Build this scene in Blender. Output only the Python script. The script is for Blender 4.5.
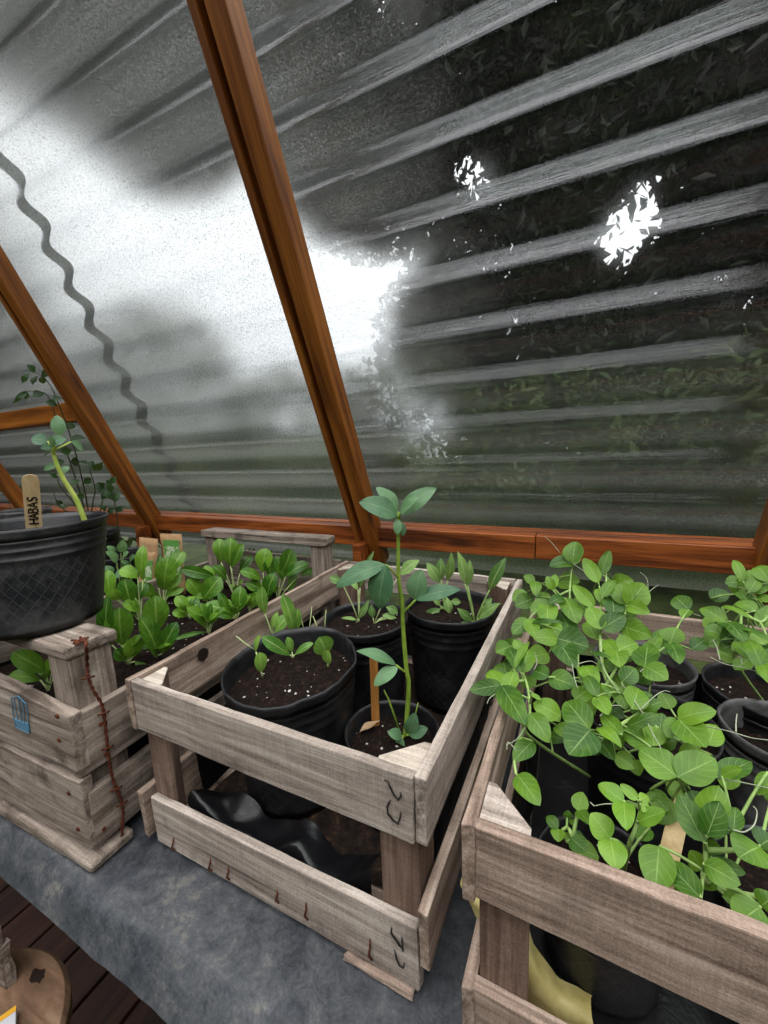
import bpy, bmesh, math, random
import numpy as np
from mathutils import Vector, Matrix, noise as mnoise

for o in list(bpy.data.objects):
    bpy.data.objects.remove(o)
SC = bpy.context.scene
COL = SC.collection
R = math.radians

# ------------------------------------------------------------------ camera
CAM = np.array([0.45417, -0.24876, 0.46937])
YAW, PIT, ROL, FPX = 0.45229, 0.16073, 0.04177, 397.257


def cam_axes():
    f = np.array([-math.sin(YAW) * math.cos(PIT), math.cos(YAW) * math.cos(PIT), -math.sin(PIT)])
    r = np.array([math.cos(YAW), math.sin(YAW), 0.0])
    d = np.cross(f, r)
    r2 = r * math.cos(ROL) + d * math.sin(ROL)
    d2 = -r * math.sin(ROL) + d * math.cos(ROL)
    return r2, d2, f


AX_R, AX_D, AX_F = cam_axes()
cd = bpy.data.cameras.new('camera')
cam = bpy.data.objects.new('camera', cd)
COL.objects.link(cam)
m = Matrix.Identity(4)
for i in range(3):
    m[i][0] = AX_R[i]
    m[i][1] = -AX_D[i]
    m[i][2] = -AX_F[i]
    m[i][3] = CAM[i]
cam.matrix_world = m
cd.sensor_fit = 'HORIZONTAL'
cd.sensor_width = 36.0
cd.lens = FPX / 768 * 36.0
cd.clip_start = 0.01
cd.clip_end = 200
SC.camera = cam

# ------------------------------------------------------------------ exposure, sky
vs = SC.view_settings
vs.view_transform = 'Standard'
vs.look = 'None'
vs.gamma = 1.0
vs.use_curve_mapping = False
vs.exposure = -0.08
SKY = 2.8
w = bpy.data.worlds.new('overcast_sky')
SC.world = w
w.use_nodes = True
nt = w.node_tree
bg = nt.nodes['Background']
tc = nt.nodes.new('ShaderNodeTexCoord')
sep = nt.nodes.new('ShaderNodeSeparateXYZ')
nt.links.new(tc.outputs['Generated'], sep.inputs[0])
rmp = nt.nodes.new('ShaderNodeValToRGB')
rmp.color_ramp.elements[0].position = 0.0
rmp.color_ramp.elements[0].color = (0.40, 0.415, 0.44, 1)
_e = rmp.color_ramp.elements.new(0.5)
_e.color = (0.68, 0.69, 0.71, 1)
rmp.color_ramp.elements[2].position = 0.95
rmp.color_ramp.elements[-1].color = (1.9, 1.91, 1.93, 1)
nt.links.new(sep.outputs['Z'], rmp.inputs[0])
nt.links.new(rmp.outputs[0], bg.inputs['Color'])
bg.inputs['Strength'].default_value = SKY
SC.cycles.max_bounces = 10
SC.cycles.transparent_max_bounces = 16
SC.cycles.use_denoising = True
SC.cycles.caustics_reflective = True


# ------------------------------------------------------------------ rays of the photograph -> points of the place
def ray(u, v):
    d = AX_R * ((u - 384) / FPX) + AX_D * ((v - 512) / FPX) + AX_F
    return d / np.linalg.norm(d)


def at_z(u, v, z):
    d = ray(u, v)
    return CAM + d * ((z - CAM[2]) / d[2])


def at_y(u, v, y):
    d = ray(u, v)
    return CAM + d * ((y - CAM[1]) / d[1])


def at_x(u, v, x):
    d = ray(u, v)
    return CAM + d * ((x - CAM[0]) / d[0])


def at_r(u, v, r):
    return CAM + ray(u, v) * r


def V(p):
    return np.array(p, float)


def nrm(v):
    v = np.array(v, float)
    n = np.linalg.norm(v)
    return v / n if n > 1e-12 else v


# ------------------------------------------------------------------ mesh helpers
class MB:
    def __init__(self):
        self.v, self.f, self.uv = [], [], {}

    def add(self, vs, fs, uvs=None):
        b = len(self.v)
        self.v += [tuple(map(float, p)) for p in vs]
        for f in fs:
            self.f.append(tuple(b + i for i in f))
        if uvs is not None:
            for i, t in enumerate(uvs):
                self.uv[b + i] = t
        return self

    def tube(self, pts, rad, n=6, cap=True):
        pts = [V(p) for p in pts]
        k = len(pts)
        if not hasattr(rad, '__len__'):
            rad = [rad] * k
        vs, fs = [], []
        t0 = nrm(pts[1] - pts[0])
        ref = V((0, 0, 1)) if abs(t0[2]) < 0.9 else V((1, 0, 0))
        s = nrm(np.cross(t0, ref))
        for i, p in enumerate(pts):
            t = nrm(pts[min(i + 1, k - 1)] - pts[max(i - 1, 0)])
            s = nrm(s - t * np.dot(s, t))
            b = np.cross(t, s)
            for j in range(n):
                a = 2 * math.pi * j / n
                vs.append(p + (s * math.cos(a) + b * math.sin(a)) * rad[i])
        for i in range(k - 1):
            for j in range(n):
                fs.append((i * n + j, i * n + (j + 1) % n, (i + 1) * n + (j + 1) % n, (i + 1) * n + j))
        if cap:
            fs.append(tuple(range(n))[::-1])
            fs.append(tuple((k - 1) * n + j for j in range(n)))
        return self.add(vs, fs)

    def plank(self, a, b, up, th, n=10, rough=0.0, seed=0, up2=None, split=0.0):
        """rough sawn board from a to b (centre of the near lower edge line), up = height vector, th = thickness vector"""
        a, b, up, th = V(a), V(b), V(up), V(th)
        up2 = up if up2 is None else V(up2)
        rn = random.Random(seed)
        L = np.linalg.norm(b - a)
        ax = nrm(b - a)
        vs, fs = [], []
        hu = np.linalg.norm(up)
        m_ = 3
        ring = [(0, 0)] + [(i / m_, 0) for i in range(1, m_)] + [(1, 0), (1, 1)] + [(i / m_, 1) for i in range(m_ - 1, 0, -1)] + [(0, 1)]
        k = len(ring)
        for i in range(n + 1):
            t = i / n
            c = a + (b - a) * t
            U = up + (up2 - up) * t
            elo = mnoise.noise((t * L * 40, seed * 3.1, 0.3)) * rough
            ehi = mnoise.noise((t * L * 40, seed * 3.1, 7.7)) * rough
            for (q, r) in ring:
                p = c + U * q + th * r
                p = p + nrm(U) * (elo * (1 - q) + ehi * q)
                if i in (0, n):
                    p = p + ax * rn.uniform(-1, 1) * rough * 0.9
                p = p + nrm(th) * mnoise.noise((t * L * 14, q * 3, seed * 1.7 + r)) * rough * 0.6
                vs.append(p)
        for i in range(n):
            for j in range(k):
                fs.append((i * k + j, i * k + (j + 1) % k, (i + 1) * k + (j + 1) % k, (i + 1) * k + j))
        h = m_ + 1
        for base, flip in ((0, False), (n * k, True)):
            for q in range(m_):
                quad = (base + q, base + q + 1, base + k - 2 - q, base + k - 1 - q)
                fs.append(quad if flip else quad[::-1])
        return self.add(vs, fs)

    def prism(self, poly, z0, z1):
        n = len(poly)
        vs = [(p[0], p[1], z0) for p in poly] + [(p[0], p[1], z1) for p in poly]
        fs = [tuple(range(n))[::-1], tuple(range(n, 2 * n))]
        for i in range(n):
            j = (i + 1) % n
            fs.append((i, j, n + j, n + i))
        return self.add(vs, fs)

    def hexa(self, lo, hi):
        """four low corners, four high corners"""
        fs = [(3, 2, 1, 0), (4, 5, 6, 7)]
        for i in range(4):
            j = (i + 1) % 4
            fs.append((i, j, 4 + j, 4 + i))
        return self.add(list(lo) + list(hi), fs)

    def lathe(self, prof, n=48, c=(0, 0, 0), wob=None, close=False):
        vs, fs = [], []
        k = len(prof)
        for j in range(n):
            a = 2 * math.pi * j / n
            for i, (r, z) in enumerate(prof):
                dr, dz = wob(a, i, r, z) if wob else (0, 0)
                vs.append((c[0] + (r + dr) * math.cos(a), c[1] + (r + dr) * math.sin(a), c[2] + z + dz))
        for j in range(n):
            jj = (j + 1) % n
            for i in range(k - 1):
                fs.append((j * k + i, jj * k + i, jj * k + i + 1, j * k + i + 1))
        if close:
            fs.append(tuple(j * k for j in range(n))[::-1])
        return self.add(vs, fs)


def obj(name, mb, mat, parent=None, smooth=False, bevel=0.0, solid=0.0, loc=None, subsurf=0, fixn=True):
    vv = np.array(mb.v, float)
    if parent is not None:
        o0 = V(parent['_org']) if '_org' in parent.keys() else V((0, 0, 0))
    elif loc is not None:
        o0 = V(loc)
    else:
        lo, hi = vv.min(0), vv.max(0)
        o0 = V(((lo[0] + hi[0]) / 2, (lo[1] + hi[1]) / 2, lo[2]))
    me = bpy.data.meshes.new(name)
    me.from_pydata([tuple(p) for p in (vv - o0)], [], mb.f)
    if mb.uv:
        ul = me.uv_layers.new(name='UVMap')
        for lp in me.loops:
            ul.data[lp.index].uv = mb.uv.get(lp.vertex_index, (0, 0))
    if fixn:
        bm = bmesh.new()
        bm.from_mesh(me)
        bmesh.ops.recalc_face_normals(bm, faces=bm.faces)
        bm.to_mesh(me)
        bm.free()
    if smooth:
        for p in me.polygons:
            p.use_smooth = True
    me.materials.append(mat)
    o = bpy.data.objects.new(name, me)
    COL.objects.link(o)
    if parent is not None:
        o.parent = parent
        o['_org'] = list(o0)
    else:
        o.location = o0
        o['_org'] = list(o0)
    if bevel:
        b = o.modifiers.new('Bevel', 'BEVEL')
        b.width = bevel
        b.segments = 2
        b.limit_method = 'ANGLE'
        b.angle_limit = R(40)
    if solid:
        s = o.modifiers.new('Solidify', 'SOLIDIFY')
        s.thickness = solid
        s.offset = 0
    if subsurf:
        s = o.modifiers.new('Subdivision', 'SUBSURF')
        s.levels = subsurf
        s.render_levels = subsurf
    return o


def thing(name, label, cat, loc, group=None):
    o = bpy.data.objects.new(name, None)
    COL.objects.link(o)
    o.location = tuple(map(float, loc))
    o.empty_display_size = 0.02
    o['_org'] = [float(x) for x in loc]
    o['label'] = label
    o['category'] = cat
    if group:
        o['group'] = group
    return o


def tag(o, label, cat, group=None, kind=None):
    o['label'] = label
    o['category'] = cat
    if group:
        o['group'] = group
    if kind:
        o['kind'] = kind
    return o


def struct(o, label=None):
    o['kind'] = 'structure'
    if label:
        o['label'] = label
    return o


# ------------------------------------------------------------------ material helpers
class NT:
    def __init__(self, name):
        self.m = bpy.data.materials.new(name)
        self.m.use_nodes = True
        self.t = self.m.node_tree
        self.t.nodes.clear()
        self.out = self.n('ShaderNodeOutputMaterial')

    def n(self, kind, **kw):
        x = self.t.nodes.new(kind)
        for k, v in kw.items():
            setattr(x, k, v)
        return x

    def l(self, a, b):
        self.t.links.new(a, b)

    def val(self, sock, v):
        if hasattr(v, 'is_output') or isinstance(v, bpy.types.NodeSocket):
            self.l(v, sock)
        else:
            sock.default_value = v

    def math(self, op, a, b=0.0, c=None, clamp=False):
        x = self.n('ShaderNodeMath', operation=op, use_clamp=clamp)
        self.val(x.inputs[0], a)
        self.val(x.inputs[1], b)
        if c is not None:
            self.val(x.inputs[2], c)
        return x.outputs[0]

    def mix(self, fac, a, b, blend='MIX'):
        x = self.n('ShaderNodeMix', data_type='RGBA', blend_type=blend)
        self.val(x.inputs[0], fac)
        self.val(x.inputs[6], a)
        self.val(x.inputs[7], b)
        return x.outputs[2]

    def mapping(self, vec, scale=(1, 1, 1), loc=(0, 0, 0), rot=(0, 0, 0)):
        x = self.n('ShaderNodeMapping')
        self.l(vec, x.inputs[0])
        x.inputs['Scale'].default_value = scale
        self.val(x.inputs['Location'], loc)
        x.inputs['Rotation'].default_value = rot
        return x.outputs[0]

    def noise(self, vec, scale=5, detail=4, rough=0.55, dist=0.0):
        x = self.n('ShaderNodeTexNoise')
        self.l(vec, x.inputs['Vector'])
        x.inputs['Scale'].default_value = scale
        x.inputs['Detail'].default_value = detail
        x.inputs['Roughness'].default_value = rough
        x.inputs['Distortion'].default_value = dist
        return x.outputs['Fac']

    def ramp(self, fac, stops):
        x = self.n('ShaderNodeValToRGB')
        self.l(fac, x.inputs[0])
        e = x.color_ramp.elements
        while len(e) > 1:
            e.remove(e[-1])
        e[0].position, c = stops[0]
        e[0].color = tuple(c) + (1,) if len(c) == 3 else c
        for p, c in stops[1:]:
            q = e.new(p)
            q.color = tuple(c) + (1,) if len(c) == 3 else c
        return x.outputs[0]

    def bump(self, h, strength=0.3, dist=0.002, prev=None):
        x = self.n('ShaderNodeBump')
        x.inputs['Strength'].default_value = strength
        x.inputs['Distance'].default_value = dist
        self.l(h, x.inputs['Height'])
        if prev is not None:
            self.l(prev, x.inputs['Normal'])
        return x.outputs[0]

    def bsdf(self, color, rough=0.6, spec=0.5, normal=None, **kw):
        b = self.n('ShaderNodeBsdfPrincipled')
        self.val(b.inputs['Base Color'], color if not isinstance(color, tuple) else (tuple(color) + (1,))[:4])
        self.val(b.inputs['Roughness'], rough)
        b.inputs['Specular IOR Level'].default_value = spec
        if normal is not None:
            self.l(normal, b.inputs['Normal'])
        for k, v in kw.items():
            self.val(b.inputs[k], v)
        return b.outputs[0]

    def done(self, sh):
        self.l(sh, self.out.inputs['Surface'])
        return self.m

    def coord(self, which='Object', rnd=True):
        tcn = self.n('ShaderNodeTexCoord')
        if not rnd:
            return tcn.outputs[which]
        oi = self.n('ShaderNodeObjectInfo')
        mul = self.n('ShaderNodeVectorMath', operation='MULTIPLY_ADD')
        comb = self.n('ShaderNodeCombineXYZ')
        for k in range(3):
            self.l(self.math('MULTIPLY', oi.outputs['Random'], 7.3 + 3.1 * k), comb.inputs[k])
        self.l(tcn.outputs[which], mul.inputs[0])
        mul.inputs[1].default_value = (1, 1, 1)
        self.l(comb.outputs[0], mul.inputs[2])
        return mul.outputs[0]


def rgb(r, g, b):
    f = lambda c: (c / 255 / 12.92) if c / 255 <= 0.04045 else ((c / 255 + 0.055) / 1.055) ** 2.4
    return (f(r), f(g), f(b))


def crate_wood(name, axis, dark, mid, light, saw=1.0, stain=0.5):
    """grey weathered rough sawn board; the grain runs along axis"""
    N = NT(name)
    co = N.coord()
    sc = [70, 70, 70]
    sc[axis] = 3.5
    g1 = N.noise(N.mapping(co, tuple(sc)), 1.0, 6, 0.65, 0.4)
    sc2 = [260, 260, 260]
    sc2[axis] = 14
    g2 = N.noise(N.mapping(co, tuple(sc2)), 1.0, 3, 0.6)
    sc3 = [20, 20, 20]
    sc3[axis] = 420
    g3 = N.noise(N.mapping(co, tuple(sc3)), 1.0, 3, 0.6)
    blot = N.noise(co, 18, 4, 0.6)
    h = N.math('ADD', N.math('MULTIPLY', g1, 0.6), N.math('MULTIPLY', g2, 0.25))
    h = N.math('ADD', N.math('ADD', h, N.math('MULTIPLY', g3, 0.11 * saw)), N.math('MULTIPLY', N.noise(co, 650, 3, 0.7), 0.22))
    col = N.ramp(h, [(0.46, dark), (0.59, mid), (0.73, light)])
    st = N.ramp(blot, [(0.32, (1, 1, 1)), (0.48, (0, 0, 0))])
    col = N.mix(N.math('MULTIPLY', st, stain), col, tuple(c * 0.55 for c in dark) + (1,), 'MIX')
    cr = N.noise(N.mapping(co, tuple([s * 0.9 if i != axis else 2.0 for i, s in enumerate(sc)])), 1.0, 2, 0.5)
    crk = N.ramp(cr, [(0.27, (1, 1, 1)), (0.31, (0, 0, 0))])
    col = N.mix(N.math('MULTIPLY', crk, 0.6), col, tuple(c * 0.25 for c in dark) + (1,))
    bn = N.bump(h, 0.7, 0.0015)
    bn = N.bump(N.noise(co, 900, 2, 0.6), 0.35, 0.0006, bn)
    return N.done(N.bsdf(col, 0.85, 0.25, bn))


D_, M_, L_ = rgb(98, 87, 79), rgb(158, 145, 134), rgb(206, 194, 182)
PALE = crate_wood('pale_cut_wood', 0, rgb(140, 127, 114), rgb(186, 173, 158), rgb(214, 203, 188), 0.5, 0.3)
WOOD = [crate_wood('grey_crate_wood_%s' % 'xyz'[k], k, D_, M_, L_) for k in range(3)]
WOODP = [crate_wood('brown_post_wood_%s' % 'xyz'[k], k, rgb(80, 60, 50), rgb(118, 95, 82), rgb(152, 130, 114), 0.8, 0.45) for k in range(3)]
WOODB = [crate_wood('brown_slat_wood_%s' % 'xyz'[k], k, rgb(100, 82, 70), rgb(154, 133, 118), rgb(198, 180, 164), 0.8, 0.5) for k in range(3)]
WOODG = [crate_wood('worn_grey_wood_%s' % 'xyz'[k], k, rgb(92, 80, 70), rgb(148, 134, 122), rgb(196, 184, 170), 0.4, 0.75) for k in range(3)]


def varnished(name, stops):
    N = NT(name)
    co = N.coord()
    g1 = N.noise(N.mapping(co, (2.2, 34, 34)), 1.0, 5, 0.6, 1.2)
    g2 = N.noise(N.mapping(co, (9, 260, 260)), 1.0, 3, 0.6)
    h = N.math('ADD', N.math('MULTIPLY', g1, 0.75), N.math('MULTIPLY', g2, 0.3))
    col = N.ramp(h, stops)
    kn = N.n('ShaderNodeTexVoronoi')
    N.l(N.mapping(co, (3.3, 13, 13)), kn.inputs['Vector'])
    kn.inputs['Scale'].default_value = 1.0
    k2 = N.ramp(kn.outputs['Distance'], [(0.05, (1, 1, 1)), (0.16, (0, 0, 0))])
    col = N.mix(N.math('MULTIPLY', k2, 0.8), col, rgb(40, 16, 6) + (1,))
    bn = N.bump(h, 0.25, 0.001)
    return N.done(N.bsdf(col, 0.48, 0.4, bn))


VARN = varnished('varnished_pine', [(0.33, rgb(70, 32, 8)), (0.5, rgb(132, 74, 22)), (0.66, rgb(174, 106, 38))])
VARNR = varnished('red_varnished_pine', [(0.36, rgb(50, 20, 6)), (0.5, rgb(120, 60, 20)), (0.63, rgb(168, 92, 40))])


# ------------------------------------------------------------------ the clear corrugated sheet
SLOPE = R(66)
S_UP = V((0, -math.cos(SLOPE), math.sin(SLOPE)))      # up the slope
S_IN = V((0, -math.sin(SLOPE), -math.cos(SLOPE)))     # towards the inside
S_Q = V((0, 0.707, 0.273)) - S_IN * 0.010
PITCH, AMP, PHASE = 0.0925, 0.0132, -2 * math.pi * 0.61
DIRT_L, DIRT_F = 0.27, 0.09


def sheet_mat(name, xa, xb):
    N = NT(name)
    co = N.coord('Object', False)
    # grime: fine speckle, run-down marks, scratches; the left half and the foot of the roof are the dirtiest
    sp = N.noise(co, 420, 3, 0.7)
    sp = N.ramp(sp, [(0.42, (0, 0, 0)), (0.66, (1, 1, 1))])
    patch = N.noise(co, 3.2, 5, 0.65)
    scr = N.noise(N.mapping(co, (4, 240, 240)), 1.0, 3, 0.65)
    scr = N.ramp(scr, [(0.52, (0, 0, 0)), (0.75, (1, 1, 1))])
    xyz = N.n('ShaderNodeSeparateXYZ')
    N.l(co, xyz.inputs[0])
    warp = N.math('MULTIPLY', N.math('SUBTRACT', patch, 0.5), 0.7)
    left = N.n('ShaderNodeMapRange', interpolation_type='SMOOTHSTEP')
    N.l(N.math('ADD', xyz.outputs[0], warp), left.inputs['Value'])
    left.inputs['From Min'].default_value = xa
    left.inputs['From Max'].default_value = xb
    left.inputs['To Min'].default_value = 0.0
    left.inputs['To Max'].default_value = 1.0
    foot = N.n('ShaderNodeMapRange', interpolation_type='SMOOTHSTEP')
    N.l(N.math('ADD', xyz.outputs[2], N.math('MULTIPLY', warp, 0.3)), foot.inputs['Value'])
    foot.inputs['From Min'].default_value = 0.62
    foot.inputs['From Max'].default_value = 0.10
    foot.inputs['To Min'].default_value = 0.0
    foot.inputs['To Max'].default_value = 1.0
    grime = N.math('MAXIMUM', N.math('MULTIPLY', left.outputs[0], DIRT_L), N.math('MULTIPLY', foot.outputs[0], DIRT_F))
    tex = N.math('ADD', N.math('MULTIPLY', sp, 0.9), N.math('MULTIPLY', scr, 0.35))
    tex = N.math('ADD', tex, 0.35)
    dirt = N.math('ADD', N.math('MULTIPLY', grime, tex), N.math('MULTIPLY', tex, 0.006), clamp=True)
    bn = N.bump(N.noise(N.mapping(co, (3, 120, 120)), 1.0, 4, 0.65), 0.5, 0.002)
    bn = N.bump(N.noise(co, 260, 2, 0.6), 0.15, 0.0006, bn)
    clear = N.n('ShaderNodeBsdfTransparent')
    clear.inputs['Color'].default_value = (0.84, 0.87, 0.86, 1)
    haze = N.n('ShaderNodeBsdfRefraction')
    haze.inputs['Color'].default_value = (0.84, 0.87, 0.86, 1)
    haze.inputs['IOR'].default_value = 1.12
    haze.inputs['Roughness'].default_value = 0.42
    geo = N.n('ShaderNodeNewGeometry')
    dot = N.n('ShaderNodeVectorMath', operation='DOT_PRODUCT')
    N.l(geo.outputs['Incoming'], dot.inputs[0])
    dot.inputs[1].default_value = tuple(S_IN)
    sgn = N.math('SIGN', dot.outputs['Value'])
    flat = N.n('ShaderNodeVectorMath', operation='SCALE')
    flat.inputs[0].default_value = tuple(S_IN)
    N.l(sgn, flat.inputs['Scale'])
    N.l(flat.outputs[0], haze.inputs['Normal'])
    tr = N.n('ShaderNodeBsdfTranslucent')
    tr.inputs['Color'].default_value = (0.62, 0.64, 0.60, 1)
    N.l(flat.outputs[0], tr.inputs['Normal'])
    gl = N.n('ShaderNodeBsdfGlossy')
    N.l(N.math('ADD', N.math('MULTIPLY', N.math('MAXIMUM', left.outputs[0], foot.outputs[0]), 0.06), 0.09), gl.inputs['Roughness'])
    gl.inputs['Color'].default_value = (0.85, 0.85, 0.86, 1)
    N.l(bn, gl.inputs['Normal'])
    fr = N.n('ShaderNodeFresnel')
    fr.inputs['IOR'].default_value = 1.47
    N.l(bn, fr.inputs['Normal'])
    frs = N.math('MULTIPLY', N.math('MINIMUM', fr.outputs[0], 0.085), 1.0)
    frs = N.math('MULTIPLY', frs, N.math('SUBTRACT', 1.05, N.math('MULTIPLY', N.math('MAXIMUM', left.outputs[0], foot.outputs[0]), 0.30)), clamp=True)

    def mixs(f, a, b):
        x = N.n('ShaderNodeMixShader')
        N.val(x.inputs[0], f)
        N.l(a, x.inputs[1])
        N.l(b, x.inputs[2])
        return x.outputs[0]
    hz = N.math('ADD', N.math('MULTIPLY', N.math('MULTIPLY', sp, grime), 2.0), N.math('ADD', N.math('MULTIPLY', grime, 2.4), N.math('ADD', N.math('MULTIPLY', foot.outputs[0], 0.35), 0.20)), clamp=True)
    t = mixs(hz, clear.outputs[0], haze.outputs[0])
    t = mixs(dirt, t, tr.outputs[0])
    # light glints along the wave crests, painted as thin pale lines, strongest low down
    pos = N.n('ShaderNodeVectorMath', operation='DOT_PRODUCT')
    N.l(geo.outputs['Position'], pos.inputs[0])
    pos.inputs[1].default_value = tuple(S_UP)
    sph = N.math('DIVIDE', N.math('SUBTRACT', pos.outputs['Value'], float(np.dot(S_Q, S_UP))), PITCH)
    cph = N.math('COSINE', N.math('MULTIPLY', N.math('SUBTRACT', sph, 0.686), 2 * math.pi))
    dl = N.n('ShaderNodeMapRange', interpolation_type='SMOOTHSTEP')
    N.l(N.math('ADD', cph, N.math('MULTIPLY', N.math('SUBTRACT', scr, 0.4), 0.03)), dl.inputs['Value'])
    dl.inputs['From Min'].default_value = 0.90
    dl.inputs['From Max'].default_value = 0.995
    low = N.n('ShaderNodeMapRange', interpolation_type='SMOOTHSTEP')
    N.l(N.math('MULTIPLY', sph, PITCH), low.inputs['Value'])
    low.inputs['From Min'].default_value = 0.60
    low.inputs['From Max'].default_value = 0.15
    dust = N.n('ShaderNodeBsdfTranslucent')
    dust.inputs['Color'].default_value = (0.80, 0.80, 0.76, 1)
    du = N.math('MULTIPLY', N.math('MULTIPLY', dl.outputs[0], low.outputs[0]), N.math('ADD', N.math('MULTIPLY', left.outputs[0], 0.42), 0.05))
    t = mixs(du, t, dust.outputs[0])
    grit = N.n('ShaderNodeBsdfTranslucent')
    grit.inputs['Color'].default_value = (0.16, 0.16, 0.15, 1)
    g2 = N.ramp(N.noise(co, 330, 4, 0.75, 0.6), [(0.50, (0, 0, 0)), (0.60, (1, 1, 1))])
    t = mixs(N.math('MULTIPLY', g2, N.math('ADD', N.math('MULTIPLY', N.math('MAXIMUM', left.outputs[0], foot.outputs[0]), 0.55), 0.06)), t, grit.outputs[0])
    t = mixs(frs, t, gl.outputs[0])
    return N.done(t)


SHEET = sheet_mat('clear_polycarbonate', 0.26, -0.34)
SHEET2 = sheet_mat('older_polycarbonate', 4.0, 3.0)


def sheet(name, x0, x1, s0, s1, off, label, seed, mat):
    per = 20
    ns = int((s1 - s0) / PITCH * per)
    nx = max(4, int((x1 - x0) / 0.05))
    vs, fs = [], []
    for i in range(ns + 1):
        s = s0 + (s1 - s0) * i / ns
        h = AMP * math.cos(2 * math.pi * (s / PITCH) + PHASE)
        for j in range(nx + 1):
            x = x0 + (x1 - x0) * j / nx
            sag = 0.0025 * mnoise.noise((x * 2.3, s * 1.5, seed))
            p = S_Q + S_UP * s + S_IN * (h + off + sag) + V((x, 0, 0))
            vs.append(p)
    for i in range(ns):
        for j in range(nx):
            a = i * (nx + 1) + j
            fs.append((a, a + 1, a + nx + 2, a + nx + 1))
    mb = MB().add(vs, fs)
    o = obj(name, mb, mat, smooth=True)
    struct(o, label)
    return o


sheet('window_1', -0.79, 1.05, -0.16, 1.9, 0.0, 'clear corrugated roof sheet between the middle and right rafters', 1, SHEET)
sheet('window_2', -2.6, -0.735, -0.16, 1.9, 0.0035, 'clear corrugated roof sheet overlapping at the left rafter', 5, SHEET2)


# ------------------------------------------------------------------ rafters and purlins of varnished pine
def beam_obj(name, mb, label, rot=None, loc=(0, 0, 0), mat=None):
    me = bpy.data.meshes.new(name)
    me.from_pydata(mb.v, [], mb.f)
    bm = bmesh.new()
    bm.from_mesh(me)
    bmesh.ops.recalc_face_normals(bm, faces=bm.faces)
    bm.to_mesh(me)
    bm.free()
    me.materials.append(mat or VARN)
    o = bpy.data.objects.new(name, me)
    COL.objects.link(o)
    if rot is not None:
        o.matrix_world = Matrix.Translation(Vector(tuple(loc))) @ rot.to_4x4()
    else:
        o.location = loc
    b = o.modifiers.new('Bevel', 'BEVEL')
    b.width = 0.0018
    b.segments = 2
    b.limit_method = 'ANGLE'
    struct(o, label)
    return o


# local frame of a rafter: X up the slope, Y = across (world X), Z = towards inside
rot_r = Matrix(((0, 1, 0), (S_UP[1], 0, S_IN[1]), (S_UP[2], 0, S_IN[2])))
RAFT_IN = 0.112     # inner face above the sheet's mean plane


def rafter(name, x0, x1, label, s0=-0.075, s1=1.9):
    """board with a dark groove near its left edge"""
    D = 0.043
    g0, g1 = x0 + (x1 - x0) * 0.225, x0 + (x1 - x0) * 0.445
    mb = MB()
    prof = [(x0, 0), (x1, 0), (x1, D), (g1, D), (g1, D - 0.034), (g0, D - 0.034), (g0, D), (x0, D)]
    n = len(prof)
    vs, fs = [], []
    for s in (s0, s1):
        for (x, z) in prof:
            vs.append((s, x, z + RAFT_IN - D))
    fs.append((7, 6, 5, 0))
    fs.append((0, 5, 4, 1))
    fs.append((4, 3, 2, 1))
    fs += [tuple(n + i for i in f[::-1]) for f in list(fs)]
    for i in range(n):
        j = (i + 1) % n
        fs.append((i, j, n + j, n + i))
    mb.add(vs, fs)
    return beam_obj(name, mb, label, rot_r, S_Q)


rafter('trim_1', -0.050, 0.012, 'slanting brown rafter in the middle of the roof')
rafter('trim_2', -0.900, -0.838, 'slanting brown rafter left of the middle one')
rafter('trim_3', 0.738, 0.800, 'slanting brown rafter at the right edge')
rafter('trim_4', -1.735, -1.673, 'far left slanting brown rafter')


def xbeam(name, x0, x1, y0, y1, z0, z1, label):
    mb = MB().hexa([(x0, y0, z0), (x1, y0, z0), (x1, y1, z0), (x0, y1, z0)], [(x0, y0, z1), (x1, y0, z1), (x1, y1, z1), (x0, y1, z1)])
    return beam_obj(name, mb, label, mat=VARNR)


xbeam('trim_5', -2.6, 0.382, 0.622, 0.662, 0.222, 0.272, 'horizontal brown purlin at the foot of the rafters, left length')
xbeam('trim_6', 0.3835, 1.05, 0.620, 0.661, 0.223, 0.273, 'horizontal brown purlin at the foot of the rafters, right length')
xbeam('trim_7', -2.6, 1.05, 0.664, 0.700, 0.232, 0.2735, 'thin brown batten behind the purlin')
# short nogging across the left bay and the little blocks under the rafters
NOG = MB()
z0 = 0.624
NOG.hexa([(-1.67, 0.50, z0 - .03), (-0.985, 0.50, z0 - .03), (-0.985, 0.545, z0 - .03), (-1.67, 0.545, z0 - .03)],
         [(-1.67, 0.50, z0 + .03), (-0.985, 0.50, z0 + .03), (-0.985, 0.545, z0 + .03), (-1.67, 0.545, z0 + .03)])
beam_obj('trim_8', NOG, 'short brown crosspiece in the far left bay')
for k, (xa, nm) in enumerate(((-0.036, 'trim_9'), (-0.888, 'trim_10'))):
    xbeam(nm, xa - 0.002, xa + 0.022, 0.575, 0.618, 0.165, 0.235, 'small brown block under the foot of the %s rafter' % ('middle' if k == 0 else 'left'))

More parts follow.
